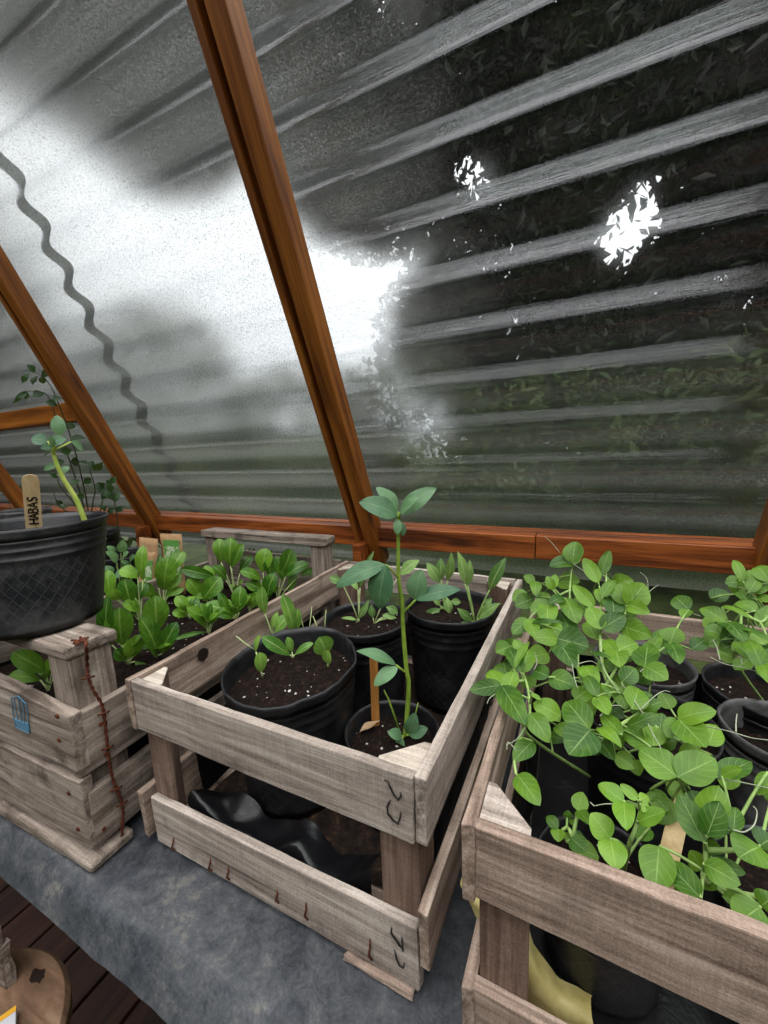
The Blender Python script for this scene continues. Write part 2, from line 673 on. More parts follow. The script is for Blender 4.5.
# ------------------------------------------------------------------ floor, ground outside
FZ = -0.75
N = NT('dark_deck_boards')
co = N.coord('Object', False)
g = N.noise(N.mapping(co, (60, 3, 60)), 1.0, 5, 0.6, 0.6)
colr = N.ramp(g, [(0.3, rgb(22, 13, 9)), (0.7, rgb(62, 36, 24))])
bw = N.n('ShaderNodeTexBrick')
DECK = N.done(N.bsdf(colr, 0.6, 0.3, N.bump(g, 0.4, 0.002)))
mb = MB()
xx = -2.2
k = 0
while xx < 1.6:
    mb.hexa([(xx, -1.2, FZ - .03), (xx + .112, -1.2, FZ - .03), (xx + .112, 1.3, FZ - .03), (xx, 1.3, FZ - .03)],
            [(xx, -1.2, FZ), (xx + .112, -1.2, FZ), (xx + .112, 1.3, FZ), (xx, 1.3, FZ)])
    xx += 0.120
    k += 1
struct(obj('floor', mb, DECK, bevel=0.003), 'dark brown plank floor under the table')

N = NT('grass_ground')
co = N.coord('Object', False)
g = N.noise(co, 3, 6, 0.7)
GROUND = N.done(N.bsdf(N.ramp(g, [(0.3, rgb(28, 36, 18)), (0.7, rgb(74, 86, 44))]), 0.9, 0.2))
mb = MB()
vs, fs = [], []
n = 60
for i in range(n + 1):
    for j in range(n + 1):
        x, y = -40 + 80 * i / n, -40 + 80 * j / n
        vs.append((x, y, FZ - 0.06 + (0.25 * mnoise.noise((x * .2, y * .2, 0)) if abs(x) + abs(y) > 5 else 0)))
for i in range(n):
    for j in range(n):
        a = i * (n + 1) + j
        fs.append((a, a + 1, a + n + 2, a + n + 1))
mb.add(vs, fs)
o = obj('ground', mb, GROUND, smooth=True)
struct(o, 'green ground outside the greenhouse')


# ------------------------------------------------------------------ trees and hedge outside
def foliage_mat(name, a, b):
    N = NT(name)
    co = N.coord('Object', False)
    n1 = N.noise(co, 1.7, 4, 0.7)
    col = N.ramp(n1, [(0.35, a), (0.65, b)])
    d = N.bsdf(col, 0.55, 0.3)
    t = N.n('ShaderNodeBsdfTranslucent')
    N.l(col, t.inputs['Color'])
    x = N.n('ShaderNodeMixShader')
    x.inputs[0].default_value = 0.22
    N.l(d, x.inputs[1])
    N.l(t.outputs[0], x.inputs[2])
    return N.done(x.outputs[0])


FOL_D = foliage_mat('dark_evergreen_foliage', rgb(15, 20, 11), rgb(34, 44, 20))
FOL_M = foliage_mat('green_hedge_foliage', rgb(40, 54, 26), rgb(84, 100, 48))
BARK = NT('dark_bark')
_c = BARK.coord()
BARK = BARK.done(BARK.bsdf(BARK.ramp(BARK.noise(_c, 14, 5, 0.7), [(0.3, rgb(26, 20, 16)), (0.7, rgb(74, 62, 52))]), 0.9, 0.2))


def tree(name, label, base, blobs, n, leaf, seed, mat, voids=(), trunk=0.09, cat='tree', shell=0.45, branches=True):
    """blobs: (cx,cy,cz,rx,ry,rz) crown lobes; voids: (cx,cy,cz,r) gaps between the branches"""
    rn = np.random.RandomState(seed)
    T = thing(name, label, cat, base, 'trees and hedges outside the greenhouse')
    vol = np.array([b[3] * b[4] * b[5] for b in blobs]) ** (2 / 3)
    cnt = (vol / vol.sum() * n).astype(int)
    vs, fs = [], []
    for b, k in zip(blobs, cnt):
        d = rn.normal(size=(k, 3))
        d /= np.linalg.norm(d, axis=1)[:, None]
        r = shell + (1 - shell) * rn.rand(k) ** 0.6
        p = V(b[:3]) + d * r[:, None] * V(b[3:6])
        keep = p[:, 2] > FZ + 0.02
        for q in voids:
            keep &= (np.linalg.norm(p - V(q[:3]), axis=1) > q[3] * (0.6 + 0.7 * rn.rand(k))) | (rn.rand(k) < 0.10)
        p = p[keep]
        k2 = len(p)
        a = rn.normal(size=(k2, 3))
        a /= np.linalg.norm(a, axis=1)[:, None]
        c = np.cross(a, rn.normal(size=(k2, 3)))
        c /= np.linalg.norm(c, axis=1)[:, None]
        L = leaf * (0.6 + 0.8 * rn.rand(k2))[:, None]
        nn = np.cross(a, c) * L * 0.12
        q4 = np.stack([p - a * L, p + c * L * .42 + nn, p + a * L, p - c * L * .42 + nn], 1).reshape(-1, 3)
        o_ = len(vs) + 4 * np.arange(k2)
        vs += q4.tolist()
        fs += np.stack([np.stack([o_, o_ + 1, o_ + 2], 1), np.stack([o_, o_ + 2, o_ + 3], 1)], 1).reshape(-1, 3).tolist()
    obj('foliage', MB().add(vs, fs), mat, T, fixn=False)
    tm = MB()
    bb = V(base)
    top = V(blobs[0][:3])
    pts = [bb + (top - bb) * t + V((0.08 * math.sin(4 * t + seed), 0.08 * math.cos(3 * t + seed), 0)) * (t > 0) for t in np.linspace(0, 1, 7)]
    tm.tube(pts, [trunk * (1 - 0.11 * i) for i in range(7)], 9)
    for b in blobs[1:] if branches else []:
        e = V(b[:3])
        s_ = pts[3]
        tm.tube([s_, (s_ + e) / 2 + V((0, 0, 0.1)), e], [trunk * .45, trunk * .3, trunk * .15], 6)
    obj('trunk', tm, BARK, T, smooth=True)
    return T


def dirp(az, el, dist):
    """a point outside, by compass bearing from the greenhouse middle, height angle and distance"""
    a, e = R(az), R(el)
    return V((0.45 + dist * math.sin(a), -0.25 + dist * math.cos(a), 0.47 + dist * math.tan(e)))


def blob(az, el, dist, rx, ry=None, rz=None):
    p = dirp(az, el, dist)
    return (p[0], p[1], p[2], rx, ry or rx, rz or rx)


def vd(az, el, dist, r):
    p = dirp(az, el, dist)
    return (p[0], p[1], p[2], r)


VOIDS = []
for dd in np.linspace(3.0, 13.0, 22):
    for (az, el, ar) in ((-13, 30, .030), (-10.5, 27.5, .016), (-14, 26.5, .01), (-8, 24.5, .008), (-3, 9, .01), (1.5, 18.5, .014), (12, 20, .01), (-12, 34, .008), (5.5, 23, .040), (3.5, 20.5, .03), (-2, 10.5, .014), (8, 26, .02)):
        VOIDS.append(vd(az, el, dd, dd * ar * 1.75))
tree('evergreen_tree', 'huge dark evergreen tree filling the right half behind the clear sheet', (1.6, 5.0, FZ),
     [blob(8, 24, 5.6, 2.2, 1.6, 2.2), blob(-16, 38, 5.6, 1.35, 1.4, 1.8), blob(-17, 13, 5.8, 0.90, 1.2, 1.0), blob(-27, 31, 5.6, 0.85, 1.2, 0.95), blob(30, 30, 5.2, 1.9), blob(4, 46, 5.4, 1.9), blob(6, 4, 5.2, 2.2, 1.2, 1.0)], 80000, 0.072, 11, FOL_D, VOIDS, 0.16, 'tree', 0.2)
tree('evergreen_tree', 'dark conifer thicket far behind the huge evergreen', (3.0, 10.5, FZ),
     [blob(14, 16, 10.5, 3.6, 1.5, 4.0), blob(-10, 20, 10.8, 2.4, 1.5, 4.6), blob(34, 16, 10.5, 3.2, 1.5, 4.0), blob(2, 36, 10.5, 4.0, 1.5, 3.6)], 14000, 0.26, 17, FOL_D, VOIDS, 0.2)
tree('evergreen_tree', 'dark leafy tree hanging over the top left corner of the sheet', (-8.2, 2.0, FZ),
     [blob(-68, 42, 5.0, 1.8, 1.6, 1.45), blob(-42, 42, 5.0, 1.5, 1.2, 1.4), blob(-92, 36, 4.8, 1.3), blob(-34, 36, 5.6, 1.15, 1.2, 1.5), blob(-57, 36, 5.4, 1.5, 1.2, 1.1)], 40000, 0.075, 12, FOL_D, (), 0.06, branches=False)
tree('garden_hedge', 'leafy green hedge low behind the left half of the sheet', (-2.6, 3.4, FZ),
     [blob(-40, -2, 4.3, 1.3, .8, 0.95), blob(-60, 2, 4.6, 1.3, .8, 1.2), blob(-82, 4, 4.6, 1.4, 1.0, 1.5), blob(-24, -1, 4.2, 1.1, .8, 1.0)], 16000, 0.05, 13, FOL_M, (), 0.05, 'hedge')
tree('garden_hedge', 'leafy green hedge low behind the right half of the sheet', (0.9, 3.6, FZ),
     [blob(0, -4, 3.7, 1.2, .7, .85), blob(18, -3, 3.9, 1.2, .7, .9), blob(38, -2, 4.0, 1.2, .9, 1.0), blob(60, 0, 4.0, 1.3, .9, 1.0)], 14000, 0.05, 14, FOL_M, (), 0.05, 'hedge')


tree('evergreen_tree', 'unseen dark trees added behind the viewer to block low sky light', (0.8, -4.6, FZ),
     [blob(180, 12, 4.6, 2.6, 1.4, 1.7), blob(150, 9, 4.6, 2.2, 1.4, 1.7), blob(210, 10, 4.6, 2.2, 1.4, 1.7), blob(120, 14, 4.4, 1.5, 2.0, 1.8), blob(95, 16, 4.4, 1.4, 2.0, 1.9), blob(240, 14, 4.8, 1.6, 2.2, 1.8)], 42000, 0.11, 15, FOL_D, (), 0.16)  # crowns out of view, added to limit the low light from behind
tree('evergreen_tree', 'unseen dark trees added far left along the greenhouse to close off low sky', (-5.4, -2.0, FZ),
     [blob(255, 12, 5.2, 1.4, 2.0, 1.8), blob(268, 6, 5.4, 1.2, 1.4, 1.4)], 14000, 0.10, 16, FOL_D, (), 0.16)  # also out of view, added to narrow the sky opening at the far left


# ------------------------------------------------------------------ table with its grey plastic cover
def tablecloth():
    N = NT('grey_plastic_sheet')
    co = N.coord('Object', False)
    a = N.noise(co, 9, 6, 0.7, 0.6)
    b = N.noise(co, 46, 6, 0.75, 0.5)
    c_ = N.noise(co, 300, 3, 0.7)
    h = N.math('ADD', N.math('MULTIPLY', a, 0.50), N.math('MULTIPLY', b, 0.42))
    h = N.math('ADD', h, N.math('MULTIPLY', c_, 0.18))
    col = N.ramp(h, [(0.38, rgb(24, 26, 30)), (0.50, rgb(50, 53, 58)), (0.60, rgb(76, 78, 81)), (0.72, rgb(122, 117, 108))])
    bn = N.bump(b, 0.35, 0.004)
    bn = N.bump(c_, 0.3, 0.0008, bn)
    mat = N.done(N.bsdf(col, 0.55, 0.4, bn))
    mb = MB()
    vs, fs = [], []
    xs = np.linspace(-2.0, 1.05, 170)
    prof = []
    for y in np.linspace(0.60, -0.055, 60):
        prof.append((y, 0.0))
    for k in range(1, 13):
        t_ = k / 12
        prof.append((-0.055 - 0.033 * t_, -0.036 * t_ ** 1.6))
    for x in xs:
        for i, (y, z) in enumerate(prof):
            wv = 0.0026 * mnoise.noise((x * 9, y * 9, 1.0)) + 0.0024 * mnoise.noise((x * 26 + y * 12, y * 21, 2.0))
            edge = max(0.0, (-y - 0.02) / 0.06)
            fold = 0.004 * math.exp(-((y + 0.052 - 0.17 * (x - 0.19) * (x < 0.19) * 0.6) / 0.006) ** 2) if x > -0.05 else 0
            hem = 0.006 * mnoise.noise((x * 7, 0, 4.0)) * edge
            inside = 0.25 if y > 0.0 else 1.0
            vs.append((x, y - hem * 0.8 - abs(wv) * edge, z + wv * inside + fold * 0.8 + hem * (1 if z < -0.03 else 0.3) - 0.0035))
    k = len(prof)
    for i in range(len(xs) - 1):
        for j in range(k - 1):
            a_ = i * k + j
            fs.append((a_, a_ + 1, a_ + k + 1, a_ + k))
    mb.add(vs, fs)
    return tag(obj('plastic_tablecloth', mb, mat, smooth=True), 'dusty grey plastic sheet draped over the table under the crates', 'tablecloth')


tablecloth()
T = thing('potting_table', 'long wooden table hidden under the grey plastic sheet', 'table', (-0.3, 0.25, FZ))
obj('table_top', MB().hexa([(-1.98, -0.06, -.04), (1.04, -0.06, -.04), (1.04, .6, -.04), (-1.98, .6, -.04)],
                          [(-1.98, -0.06, -.0085), (1.04, -0.06, -.0085), (1.04, .6, -.0085), (-1.98, .6, -.0085)]), WOODB[0], T)
for (lx, ly) in ((-1.9, 0.0), (-1.9, .54), (.95, 0.0), (.95, .54)):
    obj('leg', MB().hexa([(lx, ly, FZ), (lx + .05, ly, FZ), (lx + .05, ly + .05, FZ), (lx, ly + .05, FZ)],
                         [(lx, ly, -.04), (lx + .05, ly, -.04), (lx + .05, ly + .05, -.04), (lx, ly + .05, -.04)]), WOODP[2], T)


# ------------------------------------------------------------------ crates
def vec2(a, b):
    d = nrm(V((b[0] - a[0], b[1] - a[1], 0)))
    return d, V((-d[1], d[0], 0))


def side_slat(T, a, b, z0, z1, th, seed, mats, rough=0.0012, z0b=None, z1b=None, out=1, name='slat'):
    """slat from corner a to corner b (outer face); thickness goes inward (left of a->b) when out=1"""
    d, nl = vec2(a, b)
    z0b = z0 if z0b is None else z0b
    z1b = z1 if z1b is None else z1b
    mb = MB()
    mb.plank((a[0], a[1], z0), (b[0], b[1], z0b), (0, 0, z1 - z0), nl * th * out, n=16, rough=rough, seed=seed, up2=(0, 0, z1b - z0b))
    ax = 0 if abs(d[0]) > abs(d[1]) else 1
    return obj(name, mb, mats[ax], T, bevel=0.0012)


def tri_post(T, corner, d1, d2, leg, z0, z1, mats=None, cut=None):
    c = V((corner[0], corner[1], 0.0))
    p1 = c + V(d1) * leg
    p2 = c + V(d2) * leg
    mb = MB()
    ch = 0.006
    poly = [c, p1 - V(d1) * 0.0 , p1 + (V(d2)) * ch, p2 + V(d1) * ch, p2]
    mb.prism([(q[0], q[1]) for q in poly], z0, z1)
    o = obj('corner_post', mb, (mats or WOODP)[2], T, bevel=0.0012)
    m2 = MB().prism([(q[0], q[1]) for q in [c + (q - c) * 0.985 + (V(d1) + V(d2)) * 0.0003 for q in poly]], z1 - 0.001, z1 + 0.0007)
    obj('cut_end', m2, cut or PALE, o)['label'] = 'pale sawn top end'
    return o


STEEL = NT('dark_steel_wire')
STEEL = STEEL.done(STEEL.bsdf(rgb(58, 54, 52), 0.5, 0.5, Metallic=0.8))
RUST = NT('rusty_wire')
_c = RUST.coord()
RUST = RUST.done(RUST.bsdf(RUST.ramp(RUST.noise(_c, 300, 3, 0.6), [(0.3, rgb(44, 20, 12)), (0.7, rgb(112, 56, 32))]), 0.85, 0.3))

# --- the middle crate
T = thing('wooden_crate', 'slatted wooden crate in the middle holding four black pots', 'crate', (0.175, 0.25, 0.0), 'wooden crates on the table')
FL, FR, BR, BL = (0.0, 0.0), (0.348, 0.0), (0.362, 0.500), (-0.008, 0.508)
side_slat(T, FL, FR, 0.155, 0.216, 0.009, 1, WOOD)
side_slat(T, (0.004, 0.0), (0.348, 0.0), 0.003, 0.0645, 0.009, 2, WOOD, z0b=0.0085, z1b=0.073)
side_slat(T, (-0.001, -0.001), BL, 0.154, 0.2165, 0.0085, 3, WOODB, out=1)
side_slat(T, (-0.004, -0.004), (-0.010, 0.508), 0.008, 0.070, 0.0095, 4, WOODB, out=1)
side_slat(T, (0.3485, 0.001), BR, 0.157, 0.2165, 0.010, 5, WOOD, out=-1)
side_slat(T, (0.350, -0.003), (0.363, 0.500), 0.040, 0.0985, 0.009, 6, WOODB, out=-1)
side_slat(T, (-0.004, 0.508), (0.360, 0.502), 0.157, 0.2160, 0.009, 7, WOOD, out=-1)
side_slat(T, (-0.004, 0.508), (0.360, 0.502), 0.030, 0.0930, 0.009, 8, WOODB, out=-1)
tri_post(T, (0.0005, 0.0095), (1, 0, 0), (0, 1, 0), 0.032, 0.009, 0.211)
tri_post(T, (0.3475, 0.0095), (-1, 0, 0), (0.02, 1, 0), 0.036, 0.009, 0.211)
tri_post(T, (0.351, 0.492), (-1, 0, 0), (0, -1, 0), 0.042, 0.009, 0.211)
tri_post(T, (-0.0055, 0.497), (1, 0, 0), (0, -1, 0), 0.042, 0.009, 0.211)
for k in range(5):
    mb = MB().plank((0.003, 0.03 + k * 0.094, 0.0095), (0.345, 0.03 + k * 0.094, 0.0095), (0, 0, 0.005), (0, 0.085, 0), n=10, rough=0.001, seed=20 + k)
    obj('bottom_slat', mb, WOODB[0], T)
for yy in (0.004, 0.25, 0.47):
    mb = MB().plank((0.012, yy, 0.0), (0.344, yy, 0.0), (0, 0, 0.0085), (0, 0.022, 0), n=14, rough=0.0016, seed=40)
    obj('runner', mb, WOODB[0], T)


def staple(T, pts, r=0.0008):
    """bent wire on a slat: pts are pixels on the front face"""
    P = [at_y(u, v, -0.0016) for (u, v) in pts]
    P[0][1] = 0.001
    P[-1][1] = 0.001
    obj('staple', MB().tube(P, r, 6), STEEL, T, smooth=True)


staple(T, [(382, 781), (388, 782), (390, 787), (394, 795), (398, 800), (401, 796), (399, 793)])
staple(T, [(390, 801), (387, 807), (388, 814), (393, 820), (398, 824), (400, 818), (400, 813)])
staple(T, [(391, 928), (391, 933), (396, 940), (400, 946), (403, 951), (402, 943), (401, 938)])
staple(T, [(393, 951), (396, 957), (399, 965), (403, 968), (404, 965)])
for (u, v, dv) in ((172, 838, 12), (209, 859, 12), (227, 867, 13), (276, 890, 13), (305, 902, 18), (369, 940, 20)):
    P = [at_y(u, v, -0.0014), at_y(u + 1, v + dv * .4, -0.0017), at_y(u - .5, v + dv * .8, -0.0016), at_y(u + 3, v + dv, -0.001)]
    P[0][1] = 0.001
    obj('bent_nail', MB().tube(P, 0.0010, 5), RUST, T, smooth=True)

# --- the right crate
T = thing('wooden_crate', 'slatted wooden crate at the right overgrown by pea plants', 'crate', (0.58, 0.2, 0.0), 'wooden crates on the table')
RFL, RFR, RBR, RBL = (0.4005, -0.020), (0.770, -0.026), (0.775, 0.452), (0.408, 0.458)
side_slat(T, RFL, RFR, 0.1585, 0.216, 0.009, 11, WOODB, z0b=0.153, z1b=0.216)
side_slat(T, (0.3995, -0.020), RFR, 0.012, 0.079, 0.009, 12, WOODB)
side_slat(T, (0.4010, -0.021), RBL, 0.156, 0.216, 0.009, 13, WOODB, out=1, z0b=.15, z1b=.205, rough=0.0022)
side_slat(T, (0.4000, -0.022), (0.408, .458), 0.012, 0.078, 0.009, 14, WOODB, out=1, rough=0.0022)
side_slat(T, RFR, RBR, 0.155, 0.216, 0.009, 15, WOODB, out=-1)
side_slat(T, (0.770, -0.026), (0.775, .452), 0.02, 0.08, 0.009, 16, WOODB, out=-1)
side_slat(T, (0.404, 0.458), (0.775, 0.452), 0.135, 0.198, 0.009, 17, WOODB, out=-1)
side_slat(T, (0.404, 0.458), (0.775, 0.452), 0.02, 0.08, 0.009, 18, WOODB, out=-1)
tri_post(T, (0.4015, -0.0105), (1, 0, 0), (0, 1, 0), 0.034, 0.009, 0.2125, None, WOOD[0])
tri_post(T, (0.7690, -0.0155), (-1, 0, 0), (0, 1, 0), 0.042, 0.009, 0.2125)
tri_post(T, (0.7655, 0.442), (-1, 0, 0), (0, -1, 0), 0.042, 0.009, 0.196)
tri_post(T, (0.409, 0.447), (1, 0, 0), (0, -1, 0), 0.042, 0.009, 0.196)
for k in range(5):
    mb = MB().plank((0.405, 0.0 + k * 0.09, 0.0035), (0.765, 0.0 + k * 0.09, 0.0035), (0, 0, 0.0055), (0, 0.082, 0), n=10, rough=0.001, seed=60 + k)
    obj('bottom_slat', mb, WOODB[0], T)

# --- the left crate: heavier, with raised end handles
T = thing('wooden_crate', 'heavy wooden crate at the left with raised end rails and a blue stamp', 'crate', (-0.24, 0.25, 0.0), 'wooden crates on the table')
LFL, LFR, LBR, LBL = (-0.455, -0.062), (-0.037, -0.049), (-0.052, 0.545), (-0.470, 0.550)
side_slat(T, LFL, LFR, 0.106, 0.222, 0.014, 31, WOODG, z0b=0.1235, z1b=0.1925)
side_slat(T, LFL, (-0.038, -0.0495), 0.008, 0.104, 0.014, 32, WOODG, z0b=0.024, z1b=0.112)
side_slat(T, (-0.0375, -0.0470), (-0.0525, 0.545), 0.114, 0.188, 0.012, 33, WOODG, out=1)
side_slat(T, (-0.0375, -0.0440), (-0.0525, 0.545), 0.020, 0.090, 0.012, 34, WOODG, out=1)
side_slat(T, (-0.455, -0.045), (-0.472, 0.545), 0.098, 0.172, 0.012, 35, WOODG, out=1)
side_slat(T, (-0.455, -0.045), (-0.472, 0.545), 0.018, 0.088, 0.012, 36, WOODG, out=1)
side_slat(T, LBL, LBR, 0.118, 0.205, 0.012, 37, WOODG, out=-1, name='end_slat')
side_slat(T, LBL, LBR, 0.02, 0.108, 0.012, 38, WOODG, out=-1, name='end_slat')
for (xa, xb, ya, yb, zt) in ((-0.094, -0.050, -0.034, 0.012, 0.2495), (-0.448, -0.400, -0.044, 0.0, 0.2475), (-0.104, -0.0665, 0.494, 0.531, 0.2490), (-0.455, -0.420, 0.494, 0.534, 0.2490)):
    mb = MB()
    mb.plank((xa, ya, 0.012), (xa, ya, zt), (xb - xa, 0, 0), (0, yb - ya, 0), n=12, rough=0.0012, seed=int(xa * 1000) % 97)
    obj('corner_post', mb, WOODG[2], T, bevel=0.002)
mb = MB().plank((-0.468, -0.046, 0.2475), (-0.0455, -0.037, 0.2495), (0, 0, 0.0155), (0.0, 0.056, 0), n=20, rough=0.0012, seed=71)
obj('end_rail', mb, WOODG[0], T, bevel=0.004)
mb = MB().plank((-0.462, 0.488, 0.250), (-0.058, 0.488, 0.250), (0, 0, 0.018), (0.0, 0.045, 0), n=20, rough=0.0014, seed=72)
obj('end_rail', mb, WOODG[0], T, bevel=0.002)
mb = MB().plank((-0.463, -0.070, -0.0005), (-0.030, -0.056, -0.0005), (0, 0, 0.0125), (0.0, 0.05, 0), n=20, rough=0.0013, seed=73)
obj('base_board', mb, WOODG[0], T, bevel=0.003)
mb = MB().plank((-0.470, 0.49, 0.0), (-0.046, 0.49, 0.0), (0, 0, 0.0125), (0.0, 0.05, 0), n=20, rough=0.0013, seed=74)
obj('base_board', mb, WOODG[0], T, bevel=0.002)
for k in range(5):
    mb = MB().plank((-0.452, -0.015 + k * 0.10, 0.0125), (-0.055, -0.015 + k * 0.10, 0.0125), (0, 0, 0.006), (0, 0.092, 0), n=10, rough=0.001, seed=80 + k)
    obj('bottom_slat', mb, WOODG[0], T)
for (u, v) in ((57, 716), (59, 740), (69, 793), (78, 829)):
    p = at_y(u, v, -0.0505)
    obj('nail_head', MB().tube([p + V((0, 0.002, 0)), p + V((0, -0.0012, 0))], 0.0024, 8), RUST, T)
for (u, v) in ((101, 724), (106, 754), (104, 829)):
    p = at_x(u, v, -0.0372)
    obj('nail_head', MB().tube([p + V((-0.003, 0, 0)), p + V((0.0012, 0, 0))], 0.0022, 8), RUST, T)
# blue ink stamp on the upper front slat
BLUE = NT('blue_ink')
BLUE = BLUE.done(BLUE.bsdf(rgb(86, 128, 152), 0.8, 0.2))
mb = MB()
yst = -0.0525
for pts in ([(11, 698), (13, 714), (16, 727)], [(26, 704), (28, 716), (29, 731)], [(11, 698), (18, 696), (26, 704)], [(14, 699), (16, 712), (19, 725)],
            [(18, 698), (20, 712), (22, 726)], [(22, 701), (24, 714), (25, 727)], [(16, 727), (22, 730), (29, 733)]):
    P = []
    for (u, v) in pts:
        d = ray(u, v)
        # front slat plane through LFL-LFR
        dd, nl = vec2(LFL, LFR)
        pl = V((LFL[0], LFL[1], 0)) - nl * 0.0012
        t = np.dot(pl - CAM, nl) / np.dot(d, nl)
        P.append(CAM + d * t)
    mb.tube(P, 0.0006, 5)
P = []
for (u, v) in ((14, 719), (28, 724), (29.5, 732), (18, 728)):
    d = ray(u, v)
    t = np.dot(pl - CAM, nl) / np.dot(d, nl)
    P.append(CAM + d * t)
mb.hexa([p - nl * 0.0003 for p in P], [p + nl * 0.0012 for p in P])
obj('blue_stamp', mb, BLUE, T)['label'] = 'faded blue ink stamp'

# rusty twisted wire hanging over the left crate's corner
PW = [(76, 645), (80, 641), (84, 638), (86, 646), (87, 664), (88, 677), (93, 690), (101, 703), (104, 716), (106, 733), (108, 752), (111, 772), (116, 788), (121, 800), (123, 812), (122, 828), (122, 846)]
P = []
for i, (u, v) in enumerate(PW):
    if v < 650:
        P.append(at_z(u, v, 0.268))
    elif v < 668:
        P.append(at_x(u, v, -0.0425))
    elif v < 700:
        P.append(at_x(u, v, -0.0440 + 0.010 * (v - 668) / 32))
    else:
        P.append(at_x(u, v, -0.0345))


def dense(P, k=6):
    out = []
    n = len(P)
    for i in range(n - 1):
        p0, p1, p2, p3 = P[max(i - 1, 0)], P[i], P[i + 1], P[min(i + 2, n - 1)]
        for j in range(k):
            t = j / k
            out.append(0.5 * ((2 * p1) + (-p0 + p2) * t + (2 * p0 - 5 * p1 + 4 * p2 - p3) * t * t + (-p0 + 3 * p1 - 3 * p2 + p3) * t ** 3))
    out.append(P[-1])
    return out


P = dense([V(p) for p in P], 8)
mb = MB()
for s in (0, 1):
    Q = []
    for i, p in enumerate(P):
        a = i * 0.9 + s * math.pi
        Q.append(p + V((0.0006 + 0.0009 * math.cos(a), 0.0011 * math.sin(a), 0)))
    mb.tube(Q, 0.0011, 6)
for i in (40, 62, 78, 96, 106):
    if i < len(P):
        p = P[i]
        mb.tube([p + V((0.001, -0.007, 0.002)), p + V((0.003, 0, 0)), p + V((0.001, 0.006, -0.002))], 0.0012, 5)
p = P[8]
for a in range(5):
    t = a * 1.25
    mb.tube([p, p + V((0.010 * math.cos(t), 0.008 * math.sin(t), 0.0015))], 0.0014, 5)
tag(obj('twisted_wire', mb, RUST, smooth=True), 'rusty twisted wire hanging down the corner of the left crate', 'wire')


# ------------------------------------------------------------------ black nursery pots
def pot_mat(name, dark, dusty, dust=0.5, lat=1.0):
    N = NT(name)
    co = N.coord('Object', False)
    sp = N.n('ShaderNodeSeparateXYZ')
    N.l(co, sp.inputs[0])
    ang = N.math('ARCTAN2', sp.outputs[1], sp.outputs[0])
    a = N.math('MULTIPLY', ang, 13.0 / math.pi)
    z = N.math('MULTIPLY', sp.outputs[2], 62.0)
    l1 = N.math('ABSOLUTE', N.math('SUBTRACT', N.math('FRACT', N.math('ADD', a, z)), 0.5))
    l2 = N.math('ABSOLUTE', N.math('SUBTRACT', N.math('FRACT', N.math('SUBTRACT', a, z)), 0.5))
    ln = N.math('LESS_THAN', N.math('MINIMUM', l1, l2), 0.045)
    lo = N.math('GREATER_THAN', sp.outputs[2], 0.022)
    hi = N.math('LESS_THAN', sp.outputs[2], 0.085 if lat > 0 else -1)
    ln = N.math('MULTIPLY', N.math('MULTIPLY', ln, lo), hi)
    d = N.noise(co, 26, 5, 0.7)
    d2 = N.ramp(d, [(0.42, (0, 0, 0)), (0.7, (1, 1, 1))])
    col = N.mix(N.math('MULTIPLY', d2, dust), dark + (1,), dusty + (1,))
    col = N.mix(N.math('MULTIPLY', ln, 0.35 * lat), col, dusty + (1,))
    bn = N.bump(ln, 0.5, 0.001)
    bn = N.bump(N.noise(co, 60, 3, 0.6), 0.25, 0.0025, bn)
    return N.done(N.bsdf(col, N.math('ADD', N.math('MULTIPLY', d2, 0.3), 0.36), 0.45, bn))


POT = pot_mat('black_pot_plastic', rgb(20, 20, 22), rgb(58, 58, 60), 0.35)
POTD = pot_mat('dusty_black_pot_plastic', rgb(20, 21, 24), rgb(74, 72, 70), 0.5, 0.8)
POTG = pot_mat('grey_thin_pot_plastic', rgb(60, 60, 60), rgb(130, 128, 124), 0.6, 0.0)


def soil_mat():
    N = NT('dark_potting_soil')
    co = N.coord()
    a = N.noise(co, 160, 5, 0.75)
    col = N.ramp(a, [(0.3, rgb(6, 4, 3)), (0.55, rgb(30, 20, 15)), (0.75, rgb(74, 52, 40))])
    v = N.n('ShaderNodeTexVoronoi')
    N.l(co, v.inputs['Vector'])
    v.inputs['Scale'].default_value = 190
    sepc = N.n('ShaderNodeSeparateColor')
    N.l(v.outputs['Color'], sepc.inputs[0])
    pick = N.math('GREATER_THAN', sepc.outputs[0], 0.90)
    near = N.math('LESS_THAN', v.outputs['Distance'], N.math('MULTIPLY', sepc.outputs[1], 0.42))
    per = N.math('MULTIPLY', pick, near)
    col = N.mix(per, col, rgb(200, 194, 186) + (1,))
    bn = N.bump(a, 1.0, 0.004)
    return N.done(N.bsdf(col, 0.95, 0.15, bn))


SOIL = soil_mat()


def soil_part(parent, cx, cy, z, r, rough=0.004, seed=0, tilt=(0, 0), name='soil'):
    vs, fs = [(cx, cy, z + 0.002)], []
    nr, na = 14, 40
    for i in range(1, nr + 1):
        for j in range(na):
            a = 2 * math.pi * j / na
            rr = r * i / nr
            x, y = cx + rr * math.cos(a), cy + rr * math.sin(a)
            h = rough * (mnoise.noise((x * 60, y * 60, seed)) + 0.7 * mnoise.noise((x * 150, y * 150, seed + 3)))
            vs.append((x, y, z + h * (1 if i < nr else 0.2) + tilt[0] * (x - cx) + tilt[1] * (y - cy)))
    for j in range(na):
        fs.append((0, 1 + j, 1 + (j + 1) % na))
    for i in range(nr - 1):
        for j in range(na):
            fs.append((1 + i * na + j, 1 + (i + 1) * na + j, 1 + (i + 1) * na + (j + 1) % na, 1 + i * na + (j + 1) % na))
    return obj(name, MB().add(vs, fs), SOIL, parent, smooth=True)


